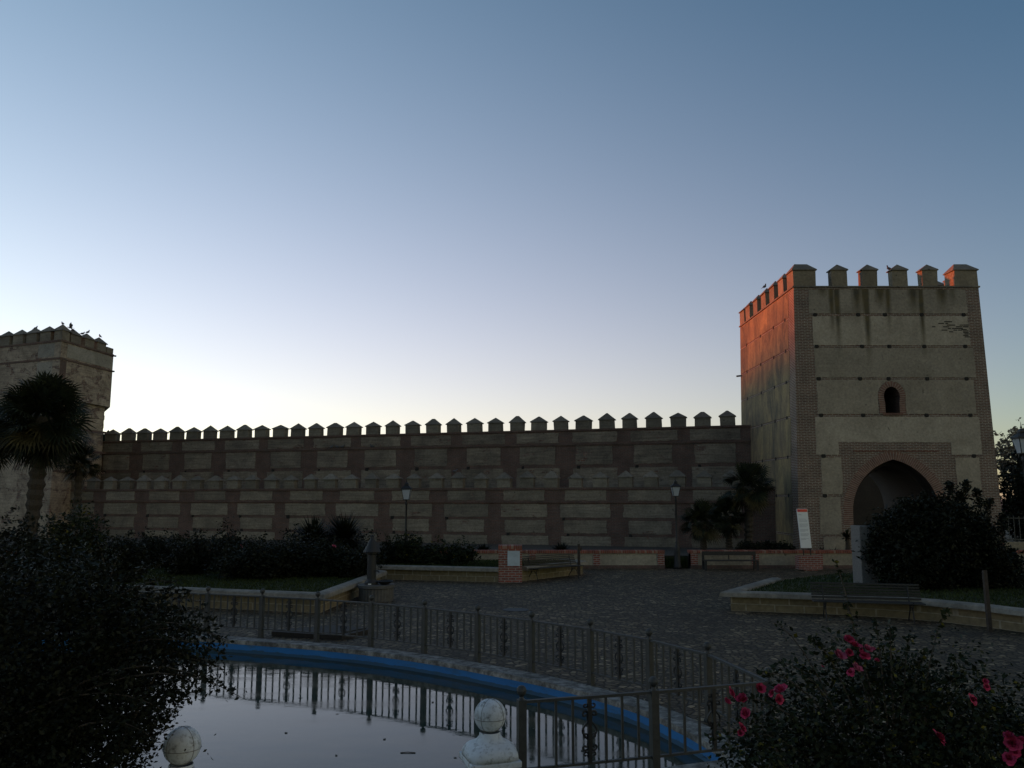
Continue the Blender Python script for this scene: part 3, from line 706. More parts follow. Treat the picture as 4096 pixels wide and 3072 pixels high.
def grass_patch(poly, z, n, label, hgt=.07, name='lawn'):
    P = np.array(poly); x0, y0 = P.min(0); x1, y1 = P.max(0); pts = []
    def inside(x, y):
        c = False; j = len(poly)-1
        for i in range(len(poly)):
            xi, yi = poly[i]; xj, yj = poly[j]
            if (yi > y) != (yj > y) and x < (xj-xi)*(y-yi)/(yj-yi)+xi: c = not c
            j = i
        return c
    while len(pts) < n:
        x, y = rnd.uniform(x0, x1), rnd.uniform(y0, y1)
        if inside(x, y): pts.append((x, y))
    pts = np.array(pts); a = rs.uniform(0, 6.28, n); h = rs.uniform(.4, 1.3, n)*hgt; w = .014
    base = np.c_[pts, np.full(n, z)]; d = np.c_[np.cos(a), np.sin(a), np.zeros(n)]
    lean = np.c_[rs.normal(0, .03, n), rs.normal(0, .03, n), h]
    V = np.stack([base-d*w, base+d*w, base+lean], 1).reshape(-1, 3); Fc = np.arange(3*n).reshape(-1, 3)
    o = npmesh(name, V, Fc, M['grass']); me = o.data
    # turf base joined in
    bm = bmesh.new(); bm.from_mesh(me); vs_ = [bm.verts.new((x, y, z)) for x, y in poly]; f = bm.faces.new(vs_); f.material_index = 1
    if f.normal.z < 0: f.normal_flip()
    bm.to_mesh(me); bm.free(); me.materials.append(M['lawn'])
    return tag(o, label, 'grass', kind='stuff')
p1 = [(-17.5, 26.5), (-7.85, 23.15), (-5.04, 22.3), (-4.75, 25.5), (-4.5, 29), (-6, 30.3), (-17.5, 33.5)]
planter(p1, subdiv(p1[:6]), 'sandstone block planter with lawn and rose shrubs, just beyond the pool on the left')
grass_patch([(-17.4, 26.7), (-7.75, 23.35), (-5.25, 22.5), (-4.95, 25.5), (-4.7, 28.9), (-6.1, 30.1), (-17.4, 33.3)], .43, 26000, 'dark green lawn with shrubs on the left planter')
p2 = [(-16, 35.2), (-5.9, 31.6), (-.4, 30.2), (.36, 30.6), (2.8, 33.5), (2.1, 34.9), (-15.9, 35.6)]
planter(p2, subdiv([(-16, 35.2), (-5.9, 31.6), (-.45, 30.25)])+[], 'long sandstone planter running left from the brick pillar')
pl2 = bpy.data.objects['stone_planter.001']
coping_line(subdiv([(.4, 30.65), (2.75, 33.45), (2.1, 34.85)]), .38, pl2)
grass_patch([(-15.5, 35.15), (-5.85, 31.8), (-.4, 30.45), (.3, 30.8), (2.55, 33.5), (2.0, 34.7), (-15.4, 35.4)], .43, 22000, 'strip of lawn behind the brick pillar and bench')
p3l = [(5.85, 22.75), (8.1, 22.1), (9.3, 21.6), (10.35, 20.85), (11.1, 19.9), (11.7, 18.7), (12.0, 17.3)]
p3 = p3l+[(18, 17.5), (19, 29), (11.0, 29), (8.2, 26.5)]
planter(p3, subdiv([(8.2, 26.4)]+p3l), 'curved sandstone planter on the right holding the huge dark bush')
grass_patch([(6.2, 22.9), (8.2, 22.3), (9.4, 21.8), (10.5, 21.05), (11.3, 20.0), (11.95, 18.6), (12.2, 17.5), (17.9, 17.7), (18.8, 28.8), (11.1, 28.8), (8.4, 26.4)], .43, 24000, 'grass on the right planter around the huge bush')
gp = grass_patch([(6.6, 36.1), (7.5, 36.1), (7.5, 37), (6.6, 37)], .03, 2500, 'tuft of grass in the gap beside the lamp post', .4, 'grass_tuft')

# ---------------------------------------------------------------- brick pillar with plaque, granite block, sign
pil = thing('brick_pillar', (-.06, 30.6, 0), 'short red brick pillar with a grey plaque, between planter and bench', 'pillar')
MB().box(-.48, .36, 30.15, 30.9, 0, 1.18).build('shaft', M['redbrick'], pil)
b = MB()
for k in range(11): b.box(-.49+k*.078, -.49+k*.078+.066, 30.14, 30.91, 1.18, 1.29, .002)
b.build('brick_cap', M['copbrick'], pil); MB().box(-.47, .35, 30.16, 30.89, 1.17, 1.28).build('mortar_bed', M['mortar'], pil)
MB().box(-.16, .28, 30.12, 30.16, .58, 1.1).build('plaque', M['metalplate'], pil, bevel=.004)
gr = MB(); n0 = 7
gr.box(10.36, 10.85, 25.1, 25.75, .0, 2.14, .02)
tag(gr.build('stone_monolith', M['granite'], loc=(10.8, 25.3, 0), bevel=.02), 'tall pale granite block at the left edge of the huge bush', 'stone block')
sg = thing('information_sign', (12.35, 35.0, 0), 'leaning white information board with red header on a red brick base', 'sign')
MB().box(11.82, 12.78, 34.78, 35.25, .06, .62).build('brick_base', M['redbrick'], sg); MB().box(12.05, 12.6, 34.83, 35.2, .0, .06).build('foot', M['redbrick'], sg)
def sgf(x, y, z): return (11.87+x-(z-.8)*.058+.13, 34.98+y+(z-.8)*.03, z)
MB().box(0, .44, -.03, .03, .92, 2.53).map(sgf).build('board', M['white'], sg, bevel=.004)
MB().box(.012, .428, -.036, -.028, 2.4, 2.515).map(sgf).build('header', M['red'], sg)
b = MB()
for z, w in ((2.3, .1), (2.27, .13), (2.1, .3), (2.05, .34), (2.0, .33), (1.9, .35), (1.86, .34), (1.82, .35), (1.78, .28), (1.68, .34), (1.64, .33), (1.60, .22), (1.5, .35), (1.46, .34), (1.42, .3), (1.3, .33), (1.26, .2)): b.box(.04, .04+w, -.034, -.028, z, z+.014)
b.map(sgf).build('printed_text', M['ink'], sg)
MB().box(.03, .12, -.04, -.034, 2.43, 2.48).map(sgf).build('emblem', M['palepetal'], sg)
for x in (.06, .36): MB().box(x, x+.035, -.015, .015, .58, .95).map(sgf).build('leg', M['iron'], sg)

# ---------------------------------------------------------------- railing round the pool
fe = thing('pool_railing', (0, 14, 0), 'grey iron railing with ball-topped posts and scroll panels round the pool', 'railing')
pm = MB().box(-.045, .045, -.045, .045, .0, .9).lathe([(.05, 0), (.05, .06), (.06, .07), (.06, .1), (.048, .12)], (0, 0, 0), 12); pm = MB().box(-.043, .043, -.043, .043, 0, .9).box(-.055, .055, -.055, .055, 0, .03)
fm = MB().lathe([(.03, .9), (.02, .93), (.03, .94)], n=10).ball((0, 0, .99), .055, 12)
bm_ = MB().box(-.012, .012, -.012, .012, .2, .86)
def spiral(cx, cz, r0, turns, dirn, st):
    out = []
    for k in range(15):
        q = st+dirn*turns*2*math.pi*k/14; rr_ = r0*(1-.72*k/14); out.append((cx+rr_*math.cos(q), 0, cz+rr_*math.sin(q)))
    return out
sm_ = MB().box(-.02, .02, -.02, .02, .2, .86)
for sx in (-1, 1):
    sm_.tube([(sx*(.018+.062*math.sin(math.pi*k/10)), 0, .44+.18*k/10) for k in range(11)], .013, 5)
    sm_.tube([(sx*.018, 0, .62)]+[(sx*x, y, z) for x, y, z in spiral(.055, .70, .038, 1.1, -1, math.pi*1.2)], .012, 5)
    sm_.tube([(sx*.018, 0, .44)]+[(sx*x, y, z) for x, y, z in spiral(.055, .36, .038, 1.1, 1, math.pi*.8)], .012, 5)
    sm_.tube([(sx*.018, 0, .44)]+[(sx*x, y, z) for x, y, z in spiral(.05, .475, .03, 1., -1, math.pi*1.2)], .01, 5)
    sm_.tube([(sx*.02, 0, .80)]+[(sx*x, y, z) for x, y, z in spiral(.048, .79, .03, 1., 1, math.pi*.8)], .01, 5)
    sm_.tube([(sx*.02, 0, .26)]+[(sx*x, y, z) for x, y, z in spiral(.048, .29, .03, 1., -1, math.pi*1.2)], .01, 5)
protos = {}
for k_, mb_, in (('post', pm), ('ball_finial', fm), ('baluster', bm_), ('scroll', sm_)):
    me = bpy.data.meshes.new(k_); me.from_pydata([tuple(p) for p in mb_.v], [], mb_.f); me.materials.append(M['iron'] if k_ == 'scroll' else M['fence']); me.update(); protos[k_] = me
def inst(name, loc, rz, parent):
    o = bpy.data.objects.new(name, protos[name]); COL.objects.link(o); o.parent = parent
    o.location = loc; o.rotation_euler = (0, 0, rz); return o
FP = posts+[Vector((2.98, 9.98, 0)), Vector((1.56, 9.5, 0)), Vector((.1, 9.06, 0))]
FP[0:0] = [Vector((-10.9, 19.5, 0)), Vector((-9.55, 19.4, 0))]
off = Vector((0, 14, 0))
for i, p in enumerate(FP):
    q = FP[min(i+1, len(FP)-1)]-FP[max(i-1, 0)]; a = math.atan2(q.y, q.x)
    po = inst('post', p-off, a, fe); fo = inst('ball_finial', (0, 0, 0), 0, po)
    if i == len(FP)-1: break
    nx = FP[i+1]; d = nx-p; a = math.atan2(d.y, d.x); u = d.normalized()
    MB().bar(p+u*.04+Vector((0, 0, .875)), nx-u*.04+Vector((0, 0, .875)), .045, .03).build('top_rail', M['fence'], fe)
    MB().bar(p+u*.04+Vector((0, 0, .2)), nx-u*.04+Vector((0, 0, .2)), .035, .025).build('bottom_rail', M['fence'], fe)
    for k in range(1, 8):
        inst('scroll' if k == 4 else 'baluster', p+d*(k/8)-off, a, fe)

# ---------------------------------------------------------------- white stone ball pillars beside the railing
def ballpier(c, label, rz):
    w = thing('ball_pillar', (c.x, c.y, 0), label, 'stone pillar', rz, 'white stone ball pillars at the front of the pool')
    MB().box(-.2, .2, -.2, .2, 0, .5).box(-.25, .25, -.25, .25, .44, .5).build('pedestal', M['whitestone'], w, local=True, bevel=.012)
    # scrolled foot: square block swelling outwards
    b = MB(); n0 = 0; prof = [(.25, .502), (.255, .55), (.235, .6), (.19, .63), (.14, .655), (.11, .69), (.1, .73)]
    for r_, z_ in prof: 
        for k in range(24):
            a = 2*math.pi*k/24; sq = 1/max(abs(math.cos(a)), abs(math.sin(a))); f = 1+(min(sq, 1.3)-1)*max(0, (.66-z_)/.16)*.9
            b.v.append(Vector((r_*f*math.cos(a), r_*f*math.sin(a), z_)))
    for i in range(len(prof)-1):
        for k in range(24): b.f.append((i*24+k, i*24+(k+1) % 24, (i+1)*24+(k+1) % 24, (i+1)*24+k))
    b.f.append(tuple(range(24))); b.build('scrolled_neck', M['whitestone'], w, local=True, smooth=True)
    bl = MB().ball((0, 0, .88), .157, 28).build('stone_ball', M['whitestone'], w, local=True, smooth=True)
    sc_ = MB()
    for a in (0, math.pi/2): sc_.tube([(.1575*math.cos(q)*math.cos(a+.7), .1575*math.cos(q)*math.sin(a+.7), .88+.1575*math.sin(q)) for q in [2*math.pi*k/40 for k in range(41)]], .0025, 4)
    sc_.tube([(.158*math.cos(q), .158*math.sin(q), .86) for q in [2*math.pi*k/40 for k in range(41)]], .0025, 4)
    sc_.build('seam', M['granite'], bl, local=True)
    return w
pp2 = atY(1960, 2850, 8.5); pp1 = atY(730, 2955, 7.5)
ballpier(Vector((pp2.x, 8.5)), 'white stone ball on a scrolled pillar beside the end post of the near railing', R(18))
ballpier(Vector((pp1.x, 7.5)), 'white stone ball pillar poking out of the large left bush', R(18))

# ---------------------------------------------------------------- benches
def iron_leg(b, x, y0=0):
    """curved cast iron end frame in the y-z plane at x (seat front at y=-.25, back at y=+.2)"""
    q = lambda pts, r=.016: b.tube([(x, y, z) for y, z in pts], r, 6)
    q([(-.27, 0), (-.25, .1), (-.18, .25), (-.2, .36), (-.25, .42)]); q([(.3, 0), (.26, .1), (.12, .26), (.1, .36), (.14, .44)])
    q([(-.27, .42), (-.1, .405), (.1, .4), (.16, .43)]); q([(.14, .42), (.2, .6), (.27, .82)])
    q([(-.18, .25), (-.1, .33), (0, .36), (.06, .33), (.12, .26)], .012)
    q([(-.27, .42), (-.3, .45), (-.28, .48)], .012)
def slat_bench(loc, rz, L, label, group, name='park_bench'):
    w = thing(name, loc, label, 'bench', rz, group)
    s_ = MB()
    for k in range(5): y = -.27+k*.095; s_.box(-L/2, L/2, y, y+.065, .425+.006*abs(k-2.5), .455+.006*abs(k-2.5), .002)
    s_.build('seat', M['slat'], w, local=True, bevel=.004)
    s_ = MB()
    for k in range(6):
        z = .5+k*.065; y = .165+k*.03; s_.box(-L/2, L/2, y, y+.024, z, z+.047, .002)
    s_.build('backrest', M['slat'], w, local=True, bevel=.004)
    for x in (-L/2+.28, L/2-.28):
        b = MB(); iron_leg(b, x); b.build('leg', M['iron'], w, local=True)
    return w
gb = 'slatted benches with curved iron legs'
slat_bench((1.55, 31.35, 0), R(38), 2.55, 'slatted iron-legged bench set at an angle beside the brick pillar', gb)
slat_bench((8.75, 20.95, 0), R(-13), 2.55, 'long slatted bench in front of the right planter', gb)
ben = thing('plain_bench', (9.1, 35.3, 0), 'plain low bench with square posts against the low garden wall, right of the lamp post', 'bench')
L = 1.12
for x in (-L, L-.09): MB().box(x, x+.09, .12, .2, 0, .74).build('post', M['iron'], ben, local=True); MB().box(x, x+.09, -.33, -.25, 0, .38).build('leg', M['iron'], ben, local=True)
MB().box(-L-.0, L, .07, .115, .6, .76).build('backrest', M['slat'], ben, local=True, bevel=.01)
s_ = MB()
for k in range(4): s_.box(-L, L, -.33+k*.105, -.33+k*.105+.09, .38, .42)
s_.build('seat', M['slat'], ben, local=True); MB().box(-.02, .02, .12, .15, .38, .62).build('strut', M['iron'], ben, local=True)

# ---------------------------------------------------------------- posts, drinking fountain, hatch
a_ = atZ(2312, 2297)
tag(MB().box(-.05, .05, -.04, .04, 0, 1.2, .006).box(.05, .11, -.03, .03, .95, 1.07).map(lambda x, y, z: (a_.x+x, a_.y+y-.5, z)).build('wooden_post', M['wood'], loc=(a_.x, a_.y-.5, 0)), 'thin dark upright post at the right end of the angled bench', 'post')
a_ = atZ(3960, 2527)
tag(MB().box(-.04, .04, -.035, .035, 0, 1.36, .01).map(lambda x, y, z: (a_.x+x-.02*z, a_.y+y, z)).build('wooden_post', M['wood'], loc=(a_.x, a_.y, 0)), 'rough dark stake standing before the right planter, right of its bench', 'post')
ft = thing('drinking_fountain', (-4.0, 25.0, 0), 'black cast iron column fountain with conical cap on a ribbed round stone base', 'fountain')
prof = [(.5, 0), (.5, .36), (.54, .38), (.54, .46), (.0, .46)]
b = MB()
for r_, z_ in prof[:-1]:
    for k in range(64):
        rr_ = r_*(1+(.015 if k % 2 else -.015)*(z_ < .37)); b.v.append(Vector((rr_*math.cos(2*math.pi*k/64), rr_*math.sin(2*math.pi*k/64), z_)))
for i in range(3):
    for k in range(64): b.f.append((i*64+k, i*64+(k+1) % 64, (i+1)*64+(k+1) % 64, (i+1)*64+k))
b.f.append(tuple(3*64+k for k in range(64))); b.build('stone_base', M['concrete'], ft, local=True)
MB().lathe([(.2, .46), (.2, .52), (.155, .58), (.135, .62), (.13, 1.32), (.16, 1.34), (.16, 1.38)], (-.15, 0, 0), 20).build('column', M['iron'], ft, local=True)
MB().lathe([(.25, 1.38), (.26, 1.41), (.2, 1.52), (.12, 1.68), (.06, 1.78), (.04, 1.84), (.055, 1.87), (.01, 1.9)], (-.15, 0, 0), 20).build('conical_cap', M['iron'], ft, local=True)
MB().lathe([(.1, .46), (.17, .5), (.24, .56), (.25, .56), (.22, .53), (.05, .49)], (.25, 0, 0), 20).build('basin', M['iron'], ft, local=True)
MB().tube([(-.04, -.1, .86), (.06, -.14, .86), (.1, -.15, .82)], .02).build('spout', M['iron'], ft, local=True)
MB().box(-.21, -.12, -.205, -.195, .47, .50).build('tag', M['white'], ft, local=True)
hp = [atZ(1068, 2528, .1), atZ(1356, 2504, .1), atZ(1472, 2518, .1), atZ(1366, 2556, .1)]
b = MB().prism([(-5.25, 18.15+.5), (-3.6, 17.95+.15), (-3.1, 19.1), (-4.05, 19.55), (-5.2, 19.0)], .0, .1)
b.prism([(-5.0, 18.72), (-3.7, 18.3), (-3.25, 19.05), (-4.1, 19.42)], .1, .12)
tag(b.build('metal_hatch', m_plain('rusty_plate', (.022, .018, .015), .85, .3, 8), loc=(-4.1, 18.8, 0)), 'low dark metal hatch lying on the cobbles behind the railing', 'hatch')
# iron drain covers / dips: small round cover
tag(MB().lathe([(.35, 0), (.35, .012), (.3, .014)], n=24).map(lambda x, y, z: (x+.1, y+22.9, z)).build('drain_cover', M['iron'], loc=(.1, 22.9, 0)), 'round dark drain cover in the cobbles beyond the railing', 'cover')

# ---------------------------------------------------------------- lamps
def lamp(loc, hgt, label, s=1.):
    w = thing('street_lamp', loc, label, 'street lamp', 0, 'iron street lamps with four-sided lanterns')
    z0 = hgt-.88*s
    MB().lathe([(.17*s, 0), (.17*s, .12), (.14*s, .2), (.12*s, .75), (.13*s, .8), (.07*s, 1.0), (.055*s, 1.05), (.075*s, 1.1), (.045*s, 1.16), (.034*s, z0-.2), (.05*s, z0-.18), (.05*s, z0-.12), (.025*s, z0)], n=12).build('post', M['iron'], w, local=True, smooth=True)
    f = lambda x, y, z: (x*s, y*s, z0+z*s)
    ln = MB()
    for sx in (-1, 1):
        for sy in (-1, 1): ln.bar((sx*.1, sy*.1, .02), (sx*.175, sy*.175, .4), .018)
    ln.box(-.11, .11, -.11, .11, 0, .03).box(-.19, .19, -.19, .19, .4, .42)
    ln.box(-.19, -.185, -.01, .01, .38, .4)
    la = ln.map(f).build('lantern_frame', M['iron'], w, local=True)
    g = MB(); v = [(-.1, -.1, .03), (.1, -.1, .03), (.1, .1, .03), (-.1, .1, .03), (-.17, -.17, .4), (.17, -.17, .4), (.17, .17, .4), (-.17, .17, .4)]
    g.add(v, [(0, 1, 5, 4), (1, 2, 6, 5), (2, 3, 7, 6), (3, 0, 4, 7), (0, 3, 2, 1), (4, 5, 6, 7)]).map(f).build('glass', M['glass'], la, local=True)
    rf = MB(); rf.hip(-.2, .2, -.2, .2, .42, .58, .05, .05, .02).hip(-.08, .08, -.08, .08, .58, .68, .02, .02, .03).ball((0, 0, .71), .03, 8).tube([(0, 0, .7), (0, 0, .86)], [.015, .003])
    for sx in (-1, 1):
        for sy in (-1, 1): rf.tube([(sx*.19, sy*.19, .43), (sx*.215, sy*.215, .5)], [.014, .004], 5)
    rf.map(f).build('roof', M['iron'], w, local=True)
    return w
l2 = atZ(2705, 2272); lamp((7.03, 35.9, 0), 3.92, 'street lamp standing in the gap between the two garden walls')
lamp((-4.24, 33.6, .4), 3.42, 'street lamp rising among rose bushes, left of the brick pillar', 1.05)
lamp((13.55, 22.0, .4), 4.62, 'street lamp cut by the right edge of the picture, beside the huge bush', 1.0)

# ---------------------------------------------------------------- plants
def rand_dirs(n):
    v = rs.normal(size=(n, 3)); return v/np.linalg.norm(v, axis=1)[:, None]
def leaves_at(C, size, flat=.3, aspect=.45):
    """diamond leaves at centres C (n,3)"""
    n = len(C); a = rand_dirs(n); a[:, 2] *= .7; a /= np.linalg.norm(a, axis=1)[:, None]
    b = np.cross(a, rand_dirs(n)); b /= np.linalg.norm(b, axis=1)[:, None]
    s = (size*rs.uniform(.45, 1.5, n))[:, None]; nrm = np.cross(a, b)
    V = np.stack([C-a*s, C+b*s*aspect-nrm*s*.12, C+a*s, C-b*s*aspect-nrm*s*.12], 1).reshape(-1, 3)
    return V
def ell_points(ells, n, shell=.55, lump=.16, freq=2.3):
    vol = np.array([e[3]*e[4]*e[5] for e in ells])**.8; vol /= vol.sum(); out = []
    for e, p in zip(ells, vol):
        k = int(n*p); d = rand_dirs(k); r = rs.uniform(shell**3, 1, k)**(1/3)
        ph = rs.uniform(0, 6, 6); L_ = 1+lump*(np.sin(d[:, 0]*freq*2+ph[0])*np.sin(d[:, 1]*freq*2+ph[1])+.7*np.sin(d[:, 2]*freq*3+ph[2])*np.sin(d[:, 0]*freq*3.3+ph[3])+.5*np.sin(d[:, 1]*freq*6+ph[4])*np.sin(d[:, 2]*freq*5+ph[5]))
        kc = max(8, k//9); d, r, L_ = d[:kc], r[:kc], L_[:kc]; cc = np.array(e[:3])+d*np.array(e[3:6])*(r*L_)[:, None]
        idx = rs.randint(0, kc, k); cs_ = .045*(e[3]+.5); out.append(cc[idx]+rs.normal(0, cs_, (k, 3))*np.array([1, 1, .8]))
    return np.concatenate(out)
def sprig_curve(a, b, q):
    a, b = np.array(a, float), np.array(b, float); L_ = np.linalg.norm(b-a); c = a*.45+b*.55+np.array([0, 0, .28*L_]); q = np.asarray(q)[..., None]
    return a*(1-q)**2+2*c*q*(1-q)+b*q*q
def sprig_pts(start, end, n, spread):
    q = rs.uniform(.2, 1, n); return sprig_curve(start, end, q)+rs.normal(0, 1, (n, 3))*(spread*(1.25-q*.8))[:, None]
def shrub(name, loc, ells, n, size, label, cat, mat='leaf', group=None, stems=5, sprigs=(), zmin=0., aspect=.45, lump=.16, shell=.55, keep=None):
    w = thing(name, loc, label, cat, 0, group)
    P = ell_points(ells, n, shell, lump); st = MB()
    if keep is not None: P = P[keep(P)]
    for (a, b, k, sp) in sprigs:
        P = np.concatenate([P, sprig_pts(a, b, k, sp)])
        st.tube([tuple(x) for x in sprig_curve(a, b, np.linspace(0, 1, 7))], [.008, .007, .006, .005, .004, .003, .002] if sp < .05 else [.02, .018, .016, .013, .01, .008, .005], 4)
    P = P[P[:, 2] > zmin]
    pass
    V = leaves_at(P, size, aspect=aspect)
    npmesh('foliage', V, np.arange(len(V)).reshape(-1, 4), M[mat], w)
    for k in range(stems):
        e = ells[k % len(ells)]; tgt = (e[0]+rnd.uniform(-.5, .5)*e[3], e[1]+rnd.uniform(-.4, .4)*e[4], e[2]+rnd.uniform(0, .6)*e[5])
        r0 = .02+.012*max(e[3:6]); b0 = (loc[0]+rnd.uniform(-.15, .15), loc[1]+rnd.uniform(-.1, .1), loc[2]-.03)
        mid_ = [(b0[i]+tgt[i])/2+rnd.uniform(-.1, .1) for i in range(3)]
        st.tube([b0, mid_, tgt], [r0, r0*.7, r0*.3], 6)
    st.build('stems', M['bark'], w)
    return w
def px_shrub(name, px, wpx, top, Y, z0, n, size, label, cat, mat='leaf', group=None, lump=.22, depth=None, aspect=.45):
    c = atY(px, top, Y); hw = wpx/2/F*Y; h = c.z-z0
    ells = [(c.x, Y, z0+h*.5, hw, depth or hw*.8, h*.52), (c.x-hw*.35, Y, z0+h*.35, hw*.65, hw*.6, h*.4), (c.x+hw*.4, Y, z0+h*.4, hw*.6, hw*.6, h*.42)]
    return shrub(name, (c.x, Y, z0), ells, n, size, label, cat, mat, group, 5, (), z0, aspect, lump)
# huge dark bush of the right planter
B = 25.0
tops = [(3500, 2110), (3570, 2020), (3640, 1985), (3720, 1965), (3800, 1945), (3890, 1935), (3960, 2010), (4030, 2110)]
ells = [(12.2, 24.9, 1.5, 1.75, 1.4, 1.35), (11.55, 24.1, 1.15, .95, .9, 1.0), (13.3, 25.0, 1.25, 1.25, 1.3, 1.2), (12.5, 24.8, 2.2, 1.3, 1.0, .85), (11.75, 24.5, 1.85, .9, .8, .75), (11.25, 23.9, .85, .72, .6, .65), (13.75, 24.6, 1.0, 1.0, 1.0, .85)]
sp = []
for px, py in ((3795, 1930), (3870, 1925), (3905, 1960), (3700, 1975), (3960, 2000), (3620, 2000), (3560, 2060), (4010, 2060), (3835, 1975), (3500, 2130), (4045, 2200)):
    e = atY(px, py, 24.8); sp.append(((e.x+rnd.uniform(-.2, .2), 24.9, e.z-.75), tuple(e), 260, .09))
shrub('large_bush', (12.3, 24.8, .4), ells, 90000, .055, 'huge dark rounded bush in the right planter, in front of the archway', 'bush', 'darkleaf', None, 9, sp, .4)
# roses on the left planter
gl = 'rose shrubs along the left planters'
S = [(610, 240, 2120, 31.2, 'sparse dark shrub furthest left among those before the low wall', 8000),
     (765, 170, 2140, 28.5, 'rounded dark rose bush left of the white-flowered one', 9000),
     (900, 260, 2120, 30.5, 'wide rose bush carrying one pale flower, left of the yuccas', 11000),
     (1035, 300, 2165, 27.2, 'dense low rose bush at the back of the left lawn', 14000),
     (1200, 330, 2150, 28.0, 'broad rose bush with a pink bloom in front of the yuccas', 16000),
     (1370, 230, 2175, 27.6, 'rose bush just left of the iron fountain', 10000),
     (1545, 120, 2160, 32.8, 'small scraggly rose between fountain and lamp post', 3000),
     (1630, 150, 2125, 33.0, 'rose bush wrapped round the foot of the left lamp post', 6000),
     (1705, 140, 2150, 32.6, 'ragged rose just right of the left lamp post', 3600),
     (1835, 140, 2150, 32.4, 'lone ragged rose on the lawn strip left of the brick pillar', 3800)]
fl = []
for i, (px, wd, top, Y, lab, n) in enumerate(S):
    w = px_shrub('rose_bush', px, wd, top+18, Y, .42, n, .05, lab, 'rose bush', 'roseleaf' if i > 6 else 'darkleaf', gl, .5); fl.append(w)
def spiky(name, c, r, n, z0, label, cat, group=None, trunk=0, droop=.6, w=.045, mat='palmleaf', up=.0):
    """rosette of stiff pointed blades"""
    q = thing(name, (c[0], c[1], z0), label, cat, 0, group); b = MB()
    for k in range(n):
        a = rnd.uniform(0, 2*math.pi); el = math.asin(rnd.uniform(math.sin(-droop), .995)); L_ = r*rnd.uniform(.6, 1.1)
        d = Vector((math.cos(a)*math.cos(el), math.sin(a)*math.cos(el), math.sin(el)+up)).normalized(); s_ = Vector((-math.sin(a), math.cos(a), 0))*w/2
        p0 = Vector(c); p1 = p0+d*L_*.5; p2 = p0+d*L_+Vector((0, 0, -L_*.1))
        b.add([p0-s_*.6, p0+s_*.6, p1+s_, p1-s_, p2], [(0, 1, 2, 3), (3, 2, 4)])
    b.build('leaves', M[mat], q)
    MB().tube([(c[0], c[1], z0-.05), (c[0]+.02, c[1], (z0+c[2])/2), (c[0], c[1], c[2]+.02)], [.12+trunk, .1+trunk, .08+trunk], 8).build('trunk', M['fibre'], q)
    return q
gy = 'yuccas behind the left roses'
for px, py, r_, lab in ((1250, 2170, 1.2, 'left of the two big spiky yuccas before the low wall'), (1378, 2160, 1.28, 'right and taller of the two big spiky yuccas before the low wall')):
    c = atY(px, py, 31.5); spiky('yucca', tuple(c), r_, 650, .45, lab, 'yucca', gy, 0, .5, .055, 'darkleaf')
for px, py, r_, Y, lab in ((1935, 2192, .55, 37.4, 'low spiky clump behind the garden wall, left of the brick pillar'), (2245, 2190, .62, 37.3, 'spiky grassy clump behind the garden wall, above the angled bench')):
    c = atY(px, py, Y)
    for dx in (0,):
        q = spiky('spiky_clump', (c.x, c.y, .55), r_, 360, .5, lab, 'plant', 'spiky clumps in the garden bed', 0, .1, .03, 'darkleaf')
        q.scale = (1.35, 1, 1)
c = atY(3388, 2150, 36.9); spiky('agave', tuple(c), .5, 130, .5, 'spiky agave at the arch foot, beside the granite block', 'agave', None, 0, .3, .05)
for i, px in enumerate((3235, 3285, 3335)):
    c = atY(px, 2190, 37.1); spiky('iris_clump', (c.x, 37.1, .52), .42, 90, .5, ('leftmost', 'middle', 'rightmost')[i]+' of the three low leafy clumps along the tower foot', 'plant', 'low leafy clumps at the tower foot', 0, -.1, .04, 'darkleaf')
for i, px in enumerate((3010, 3105)):
    px_shrub('low_shrub', px, 130, 2170, 37.3, .5, 3500, .05, ('low dark shrub under the taller right palm', 'low dark shrub just left of the information sign')[i], 'shrub', 'darkleaf', 'low shrubs behind the garden wall')
px_shrub('dark_shrub', 1315, 330, 2105, 32.2, .5, 9000, .05, 'broad dark shrub growing round the two yuccas before the low wall', 'shrub', 'darkleaf', None, .45)
# mid-distance shrub with yellow flowers, between big bush and palm
px_shrub('yellow_shrub', 290, 280, 2050, 24, 0, 16000, .05, 'shrub dotted with yellow leaves below the big palm', 'shrub', 'roseleaf', None, .35)
px_shrub('dark_shrub', 70, 260, 2100, 22, 0, 12000, .05, 'dark shrub at the left edge, under the left tower', 'shrub', 'darkleaf', None, .3)
px_shrub('dark_shrub', 470, 240, 2150, 26, .42, 9000, .05, 'dark shrub right of the yellow-dotted one', 'shrub', 'darkleaf', None, .3)

